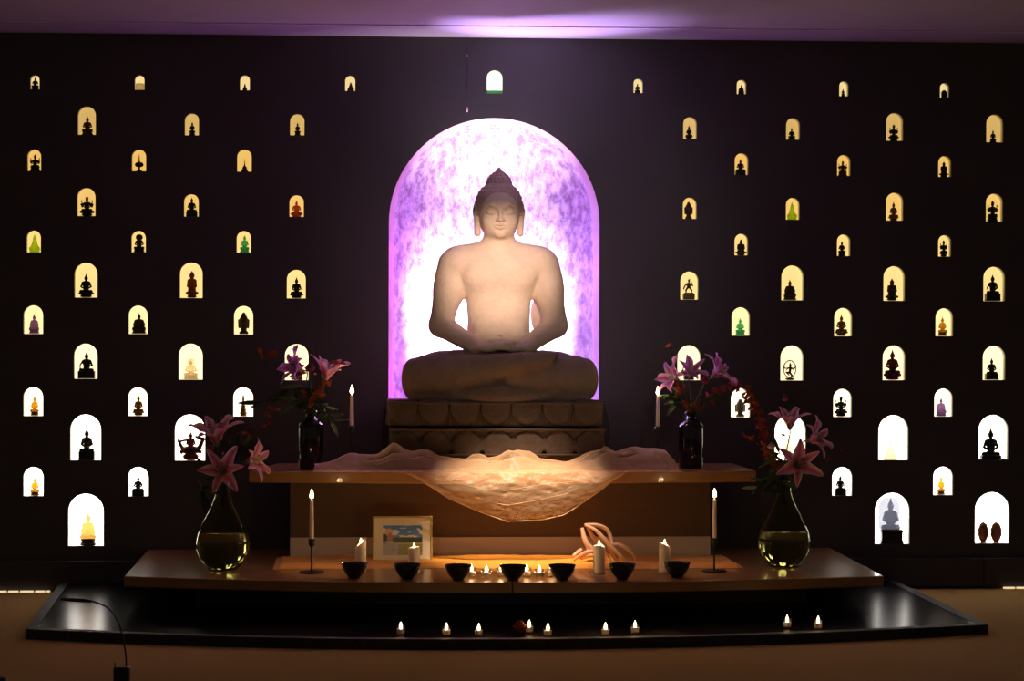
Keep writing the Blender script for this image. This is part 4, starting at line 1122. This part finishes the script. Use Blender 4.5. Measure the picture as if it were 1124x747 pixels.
def lily(ctr, Y, rpx, aim, label, foot, opens=1.0, tint=(1,1,1), spin=0.0):
    """ctr px of the throat; aim: direction the flower faces (x right, y toward viewer negative, z up); foot: world point where the stem leaves its vase"""
    c0 = P(ctr[0], ctr[1], Y); L = rpx/ppm(Y)
    t = empty('lily', foot, label, 'flower', None)
    ax = Vector(aim).normalized(); q = ax.to_track_quat('Z', 'Y'); M = q.to_matrix().to_4x4()
    back = c0-ax*L*.30
    loc = Matrix.Translation(back-foot) @ M
    rnd = random.Random(int(ctr[0]*7+ctr[1]))
    for k in range(6):
        a = k*PI/3+spin+rnd.uniform(-.12, .12); inner = k % 2
        cu_ = (.18+.1*opens, (1.7+rnd.uniform(-.25, .45))*opens)
        v, f, c = petal(L*1.35*rnd.uniform(.92, 1.06), L*(.56 if inner else .44), cu_, wave=1 if inner else .3)
        R = loc @ Matrix.Rotation(a, 4, 'Z') @ Matrix.Translation((L*.05, 0, 0))
        col_obj('petal', [R @ Vector(p) for p in v], f, [[x*tt for x, tt in zip(q_, tint)] for q_ in c], M_petal, t)
    mb = MB(); an = MB()
    for k in range(6):
        a = k*PI/3+spin+.5; pts = [loc @ Vector((L*.03*math.cos(a), L*.03*math.sin(a), 0)), loc @ Vector((L*.10*math.cos(a), L*.10*math.sin(a), L*.45)), loc @ Vector((L*.24*math.cos(a), L*.24*math.sin(a), L*.80))]
        mb.tube(spline(pts, 4), L*.014, 5); e = pts[-1]; an.tube([e-Vector((L*.05, 0, 0)), e, e+Vector((L*.05, 0, 0))], [L*.012, L*.03, L*.012], 6)
    mb.tube([loc @ Vector((0, 0, 0)), loc @ Vector((0, 0, L*.95))], L*.02, 6)
    st_o = mb.build('stamens', mat('stamen', (.45,.55,.20), .5), t, True); an.build('anthers', mat('anther', (.30,.08,.02), .7), st_o, True)
    b_ = back-foot
    pts = [Vector((0, 0, -.11)), Vector((0, 0, .0)), b_*.5+Vector((0, 0, .02)), b_-ax*L*.25, b_]
    MB().tube(spline(pts, 6), .0035, 6).build('stem', M_stem, t, True)
    return t
def vase_foot(b, zt, dx=0, dy=0): return Vector((b[0].x+dx, b[0].y+dy, zt))
vlt = TZ+vl[1]; vrt = TZ+vr[1]; blt = SZ+btl[1]; brt = SZ+btr[1]
YV, YW = vl[0].y, vr[0].y
lily((237,481), YV-.02, 31, (-.1,-.35,1), 'pink lily facing upward, topmost in the left glass vase', vase_foot(vl, vlt, -.005, .008), .95, spin=.2)
lily((245,517), YV-.09, 27, (-.05,-1,.25), 'pink lily facing the viewer at left vase neck', vase_foot(vl, vlt, 0, -.008), .9, spin=.05)
lily((276,506), YV-.03, 24, (.85,-.55,.15), 'pink lily turned right in the left glass vase', vase_foot(vl, vlt, .008, 0), .9, spin=.4)
YB, YB2 = btl[0].y, btr[0].y
lily((358,413), YB-.02, 26, (.25,-.15,1), 'tall pink lily standing upright in left dark bottle', vase_foot(btl, blt, .004, 0), .75, spin=.1)
lily((327,404), YB-.04, 23, (-.8,-.5,.35), 'mauve pink lily leaning left in left dark bottle', vase_foot(btl, blt, -.003, .003), .95, (.75,.62,.9), spin=.3)
lily((741,415), YB2-.05, 22, (-.8,-.45,.4), 'mauve lily leaning left in right dark bottle', vase_foot(btr, brt, -.004, 0), .95, (.8,.7,1.0), spin=.2)
lily((758,410), YB2-.06, 19, (.1,-.8,.7), 'mauve lily in the middle of right dark bottle', vase_foot(btr, brt, 0, -.004), .85, (.8,.7,1.0), spin=.6)
lily((786,410), YB2-.02, 24, (.65,-.3,.6), 'pink lily leaning right in right dark bottle', vase_foot(btr, brt, .004, 0), 1.0, (.9,.75,.9), spin=.1)
lily((867,465), YW+.0, 24, (-.05,-.3,1), 'pale pink lily facing up, topmost in right glass vase', vase_foot(vr, vrt, -.004, .006), .85, spin=.0)
lily((892,482), YW-.02, 23, (.75,-.55,.3), 'pale pink lily turned right in right glass vase', vase_foot(vr, vrt, .007, 0), .95, spin=.35)
lily((875,510), YW-.09, 28, (.0,-1,.2), 'pink lily facing the viewer at right vase neck', vase_foot(vr, vrt, 0, -.008), .85, spin=.5)

def leafy(name, label, foot, Y, path, leaves, size, mleaf, mstem, seedv, cat='sprig', r=.002, lw=.5):
    t = empty(name, foot, label, cat); rnd = random.Random(seedv)
    pts = [foot+Vector((0, 0, -.1)), foot]+[P(x, y, Y+rnd.uniform(-.04, .04)) for x, y in path]
    sp = spline(pts, 8); MB().tube([p-foot for p in sp], [r*(1-.6*i/len(sp)) for i in range(len(sp))], 6).build('stem', mstem, t, True)
    v, f = [], []
    for k in range(leaves):
        i = rnd.randint(12, len(sp)-1); p = sp[i]-foot; L = size*rnd.uniform(.7, 1.3)
        L *= 1.25; d = Vector((rnd.uniform(-1, 1), rnd.uniform(-.7, .7), rnd.uniform(-.8, .6))).normalized(); w = d.cross(Vector((rnd.uniform(-.4,.4), 1, rnd.uniform(-.4,.4)))).normalized()*L*lw*.5; nrm = d.cross(w).normalized()
        n = len(v)
        for a, b in ((0, .05), (.3, .85), (.6, .9), (.85, .45), (1, .03)):
            for s in (-1, 0, 1): v.append(p+d*L*a+w*b*s+nrm*(L*.12*abs(s)-L*.15*a*a))
        for a in range(4):
            for s in range(2): q = n+a*3+s; f.append((q, q+1, q+4, q+3))
    o = mesh_obj('leaves', v, f, mleaf, t)
    md = o.modifiers.new('t', 'SOLIDIFY'); md.thickness = .0006
    return t
A_ = M_autumn
leafy('autumn_sprig', 'sprig of red leaves reaching up left from left dark bottle', vase_foot(btl, blt, -.002, -.002), YB-.02, [(335,425),(322,400),(300,388),(286,386)], 13, .035, A_, M_twig, 3)
leafy('autumn_sprig', 'sprig of orange leaves rising right of left dark bottle', vase_foot(btl, blt, .003, -.003), YB-.06, [(344,440),(350,430),(357,418),(367,414),(374,397)], 22, .034, A_, M_twig, 4)
leafy('autumn_sprig', 'drooping sprig of brown leaves left of left dark bottle', vase_foot(btl, blt, -.004, 0), YB-.03, [(330,440),(308,438),(298,450),(291,472)], 20, .026, A_, M_twig, 5)
leafy('twig', 'thin bare twig rising from left dark bottle', vase_foot(btl, blt, 0, .004), YB+.03, [(343,420),(347,385),(351,368)], 3, .02, A_, M_twig, 6)
leafy('twig', 'thin twig with red bud rising from right dark bottle', vase_foot(btr, brt, -.002, .004), YB2+.02, [(750,425),(741,398),(737,376)], 3, .028, A_, M_twig, 7)
leafy('autumn_sprig', 'arching sprig of rust leaves right of right dark bottle', vase_foot(btr, brt, .004, .003), YB2+.02, [(775,440),(795,425),(812,425),(825,438),(833,460),(836,478)], 60, .030, A_, M_twig, 8)
leafy('autumn_sprig', 'low sprig of orange leaves at right dark bottle neck', vase_foot(btr, brt, .0, -.004), YB2-.05, [(755,445),(748,428),(743,420)], 16, .032, A_, M_twig, 9)
leafy('autumn_sprig', 'dark leafy sprig pointing right from right dark bottle', vase_foot(btr, brt, .003, -.002), YB2-.02, [(768,440),(785,436),(802,442)], 14, .034, M_leaf, M_twig, 10)
leafy('autumn_sprig', 'tall sprig of rust leaves left of right glass vase', vase_foot(vr, vrt, -.008, .003), YW+.05, [(852,515),(843,492),(838,468),(826,445),(818,436)], 50, .028, A_, M_twig, 11)
leafy('autumn_sprig', 'sprig of orange leaves spreading left of right glass vase', vase_foot(vr, vrt, -.007, -.002), YW-.02, [(850,508),(838,492),(824,480),(815,476)], 26, .022, A_, M_twig, 12)
leafy('autumn_sprig', 'sprig with single orange leaf right of right glass vase', vase_foot(vr, vrt, .006, .004), YW+.02, [(885,515),(905,505),(922,496)], 9, .024, A_, M_twig, 13)
leafy('twig', 'thin red twig above the right glass vase lilies', vase_foot(vr, vrt, .001, .008), YW+.04, [(862,490),(864,460),(863,436)], 6, .026, A_, M_twig, 14)
leafy('autumn_sprig', 'sprig of dull red leaves rising above left vase', vase_foot(vl, vlt, -.002, .009), YV+.04, [(243,500),(240,465),(242,445),(247,436)], 12, .026, mat('dull_leaf', (.10,.025,.015), .7), M_twig, 15)
leafy('autumn_sprig', 'sprig of dull leaves reaching right of left vase', vase_foot(vl, vlt, .009, .005), YV+.04, [(258,500),(272,475),(285,458),(304,448)], 14, .026, mat('dull_leaf2', (.20,.05,.02), .7), M_twig, 16)
for (foot, Y, path, lab, sd) in ((vase_foot(btl, blt, -.004, -.003), YB-.03, [(325,440),(300,440),(288,442)], 'long green leaf stem pointing left from left dark bottle', 21),
    (vase_foot(btl, blt, .005, -.001), YB-.01, [(346,440),(355,447),(362,462)], 'green leaf stem hanging right of left dark bottle', 22),
    (vase_foot(btl, blt, 0, -.005), YB-.03, [(338,438),(332,425),(325,418)], 'broad green leaves behind lilies in left dark bottle', 23),
    (vase_foot(btr, brt, -.005, -.002), YB2-.05, [(752,445),(746,436),(741,430)], 'broad green leaves left in right dark bottle', 24),
    (vase_foot(vl, vlt, -.008, -.004), YV-.05, [(238,522),(228,528),(222,540)], 'green leaves drooping at left glass vase neck', 25),
    (vase_foot(vr, vrt, -.009, -.003), YW-.04, [(850,522),(842,525),(834,534)], 'green leaf stem drooping left of right vase neck', 26),
    (vase_foot(vl, vlt, .004, -.006), YV-.01, [(250,510),(258,500),(262,490)], 'green leaves between lilies in the left glass vase', 27),
    (vase_foot(vr, vrt, .002, -.005), YW-.01, [(864,510),(858,500),(853,492)], 'green leaves between lilies in the right glass vase', 28)):
    leafy('foliage_spray', lab, foot, Y, path, 13, .085, M_leaf, M_stem, sd, 'leaves', .0028, .19)
# small blossoms in the bouquets
def rose(name, px, Y, r, m, label, foot=None):
    c = P(px[0], px[1], Y); t = empty(name, foot if foot else c-Vector((0, 0, r*.8)), label, 'flower'); o0 = t.location
    rnd = random.Random(int(px[0])); v, f = [], []
    for ring, (n, rr, lift) in enumerate(((3, .28, .9), (4, .5, .7), (5, .75, .35), (6, .95, .0))):
        for k in range(n):
            a = 2*PI*(k+ring*.4)/n; b = len(v)
            for i in range(5):
                th = i/4
                for j in range(5):
                    q = (j/4-.5)*2*PI/n*1.25; rad = r*rr*(.35+.65*math.sin(th*PI/2))*(1+.06*rnd.random()); z = r*(-.6+lift*.5+th*1.05)-r*.2*th*th*(ring)*.5
                    v.append(c-o0+Vector((rad*math.cos(a+q), rad*math.sin(a+q)*1.0, z)))
            for i in range(4):
                for j in range(4): s = b+i*5+j; f.append((s, s+1, s+6, s+5))
    o = mesh_obj('petals', v, f, m, t); md = o.modifiers.new('t', 'SOLIDIFY'); md.thickness = .0008
    MB().tube([c-o0-Vector((0, 0, r*.95)), c-o0-Vector((0, 0, r*.3))] if not foot else spline([Vector((0, 0, -.1)), Vector((0, 0, 0)), (c-o0)*.6, c-o0-Vector((0, 0, r*.4))], 5), .003, 6).build('stem', M_stem, t, True)
rose('rose', (571, 688), Q(571, 694.5, PZ).y, .034, mat('rose_red', (.22,.02,.012), .6), 'dark red rose lying on the black platform among tealights')
rose('red_blossom', (340, 404), YB-.08, .028, mat('plum_petal', (.20,.02,.08), .6), 'dark plum blossom between the lilies in left dark bottle', vase_foot(btl, blt, .002, -.005))
rose('red_blossom', (774, 418), YB2-.08, .024, M_redfl, 'dark red blossom between lilies in right dark bottle', vase_foot(btr, brt, .002, -.005))
rose('white_blossom', (847, 490), YW-.08, .022, mat('pale_petal', (.62,.45,.42), .6, transl=.2), 'small pale blossom at left of right glass vase bouquet', vase_foot(vr, vrt, -.005, -.006))
rose('red_blossom', (886, 496), YW-.04, .026, M_redfl, 'dark red blossom behind lilies in right glass vase', vase_foot(vr, vrt, .005, -.004))
rose('red_blossom', (231, 492), YV-.05, .022, mat('rosy_petal', (.35,.05,.08), .6), 'small red bud below topmost lily in left glass vase', vase_foot(vl, vlt, -.005, -.006))

# ------------------------------------------------------------------ small things
a = P(513, 38, -.06); tzc = CZ; b = P(512.5, 123, -.06)
cord = empty('pull_cord', (a.x, -.06, CZ-.0005), 'thin dark pull cord hanging from ceiling above the alcove', 'cord')
zk_ = P(513, 61, -.06).z-CZ; zt_ = P(512.5, 117, -.06).z-CZ; zb2 = P(512.5, 123, -.06).z-CZ
MB().tube([(0, 0, 0), (0, 0, zk_), (-.001, 0, zt_)], .0016, 6).build('cord', M_black, cord, True)
MB().lathe([(.001, zk_-.008), (.004, zk_-.004), (.004, zk_+.004), (.001, zk_+.008)], 10).build('joint', mat('grey_plastic', (.25,.25,.25), .5), cord, True)
MB().lathe([(.001, zb2), (.0055, zb2+.003), (.0045, zt_-.003), (.002, zt_)], 12, (-.001, 0, 0)).build('toggle', mat('ivory_plastic', (.75,.68,.5), .4), cord, True)

mY = -3.3
mb_ = P(134, 757, mY); m0 = Vector((mb_.x, mY, 0))
mic = empty('gooseneck_microphone', m0, 'black gooseneck microphone on a small base on the carpet', 'microphone')
s = 1/ppm(mY)
zt = P(134, 731, mY).z
bevel(MB().box((-9*s, -.03, 0), (8.5*s, .03, zt)).build('base', M_black, mic), .008, 3)
MB().lathe([(.001, 0), (.005, .0), (.006, .012), (.003, .02), (.001, .022)], 12, (-.026, -.01, zt)).build('brass_switch', mat('brass', (.8,.6,.2), .3, metal=1), mic, True)
pts = spline([P(138.5, 733, mY)-m0, P(138, 718, mY)-m0, P(134, 695, mY)-m0, P(127, 677, mY)-m0, P(117, 666, mY)-m0, P(103, 660, mY)-m0, P(97, 659.5, mY)-m0], 8)
MB().tube(pts, .0035, 8).build('neck', mat('neck_metal', (.05,.045,.04), .3, metal=.6), mic, True)
pts = [P(100, 660, mY)-m0, P(92, 658.8, mY)-m0, P(80, 658.2, mY)-m0, P(66, 657.2, mY)-m0]
MB().tube(spline(pts, 4), [.006]*4+[.0072]*5+[.0065]*3+[.004], 12).build('capsule', M_black, mic, True)
kb = P(1, 758, mY)
bevel(MB().box((-.018, -.03, 0), (.018, .03, P(1, 742, mY).z)).build('small_black_box', M_black), .006, 3)
o = bpy.data.objects['small_black_box']; o.location = (kb.x, mY, 0); tag(o, 'small black box on the carpet at bottom left corner', 'box')

# ------------------------------------------------------------------ lights
def area(name, loc, target, sx_, sy2, power, color, spread=180):
    l = bpy.data.lights.new(name, 'AREA'); l.shape = 'RECTANGLE'; l.size = sx_; l.size_y = sy2; l.energy = power; l.color = color; l.spread = math.radians(spread)
    o = bpy.data.objects.new(name, l); C.objects.link(o); o.location = loc
    o.rotation_euler = (Vector(target)-Vector(loc)).to_track_quat('-Z', 'Y').to_euler(); return o
def spot(name, loc, target, power, color, ang, blend, r=.03):
    l = bpy.data.lights.new(name, 'SPOT'); l.energy = power; l.color = color; l.spot_size = math.radians(ang); l.spot_blend = blend; l.shadow_soft_size = r
    o = bpy.data.objects.new(name, l); C.objects.link(o); o.location = loc
    o.rotation_euler = (Vector(target)-Vector(loc)).to_track_quat('-Z', 'Y').to_euler(); return o
def point(name, loc, power, color, r=.03):
    l = bpy.data.lights.new(name, 'POINT'); l.energy = power; l.color = color; l.shadow_soft_size = r
    o = bpy.data.objects.new(name, l); C.objects.link(o); o.location = loc; return o
# alcove LEDs, all hidden behind the statue
zc_ = BZ0
area('alcove_white_led', (BC-.01, .12, zc_+.30), (BC-.01, .4, zc_+.36), .34, .40, 75, (1, .92, 1), 125)
point('alcove_magenta_led', (BC-.28, .0, zc_+.10), 5, (.72, .07, 1), .03)
point('alcove_violet_led', (BC+.28, .0, zc_+.10), 5, (.30, .20, 1), .03)
point('alcove_magenta_led', (BC-.20, .02, zc_+.74), 8, (.62, .07, 1), .03)
point('alcove_violet_led', (BC+.24, .02, zc_+.74), 8, (.34, .20, 1), .03)
hx_ = P(547, 235, -.12).x
spot('alcove_uplight', (hx_, -.12, zc_+.95), (hx_+.20, -.52, CZ), 165, (.58, .36, 1), 66, .9, .03)
area('alcove_crown_led', (hx_, -.06, zc_+.93), (BC, .20, BZ1-.02), .10, .08, 5.5, (1, .80, 1), 110)
# spots in the room, and an added wall spill
spot('spot_on_torso', (sx+.1, -6.0, 2.75), (sx, -.4, P(548, 303, -.4).z), 2300, (1, .76, .62), 7.7, .9, .02)
spot('added_wall_spill', (sx+.8, -6.0, 2.75), (sx+.25, 0, 1.75), 170, (1, .92, .92), 24, 1.0, .1)  # added weak wide lamp imitating stray light around the torso spot
spot('spot_on_cloth', (sx+.15, -2.1, 2.85), (P(572, 520, -.78).x, -.96, SZ-.05), 800, (1, .72, .50), 22, 1.0, .02)
# dim room light
w = bpy.data.worlds.new('world'); S.world = w; w.use_nodes = True
w.node_tree.nodes['Background'].inputs[0].default_value = (.60, .46, .36, 1); w.node_tree.nodes['Background'].inputs[1].default_value = .10

S.view_settings.view_transform = 'Standard'; S.view_settings.look = 'None'; S.view_settings.exposure = 0; S.view_settings.gamma = 1
S.view_settings.use_curve_mapping = False
S.cycles.use_denoising = True
S.cycles.max_bounces = 10; S.cycles.transparent_max_bounces = 16; S.cycles.sample_clamp_indirect = 4
S.cycles.caustics_reflective = False; S.cycles.caustics_refractive = False
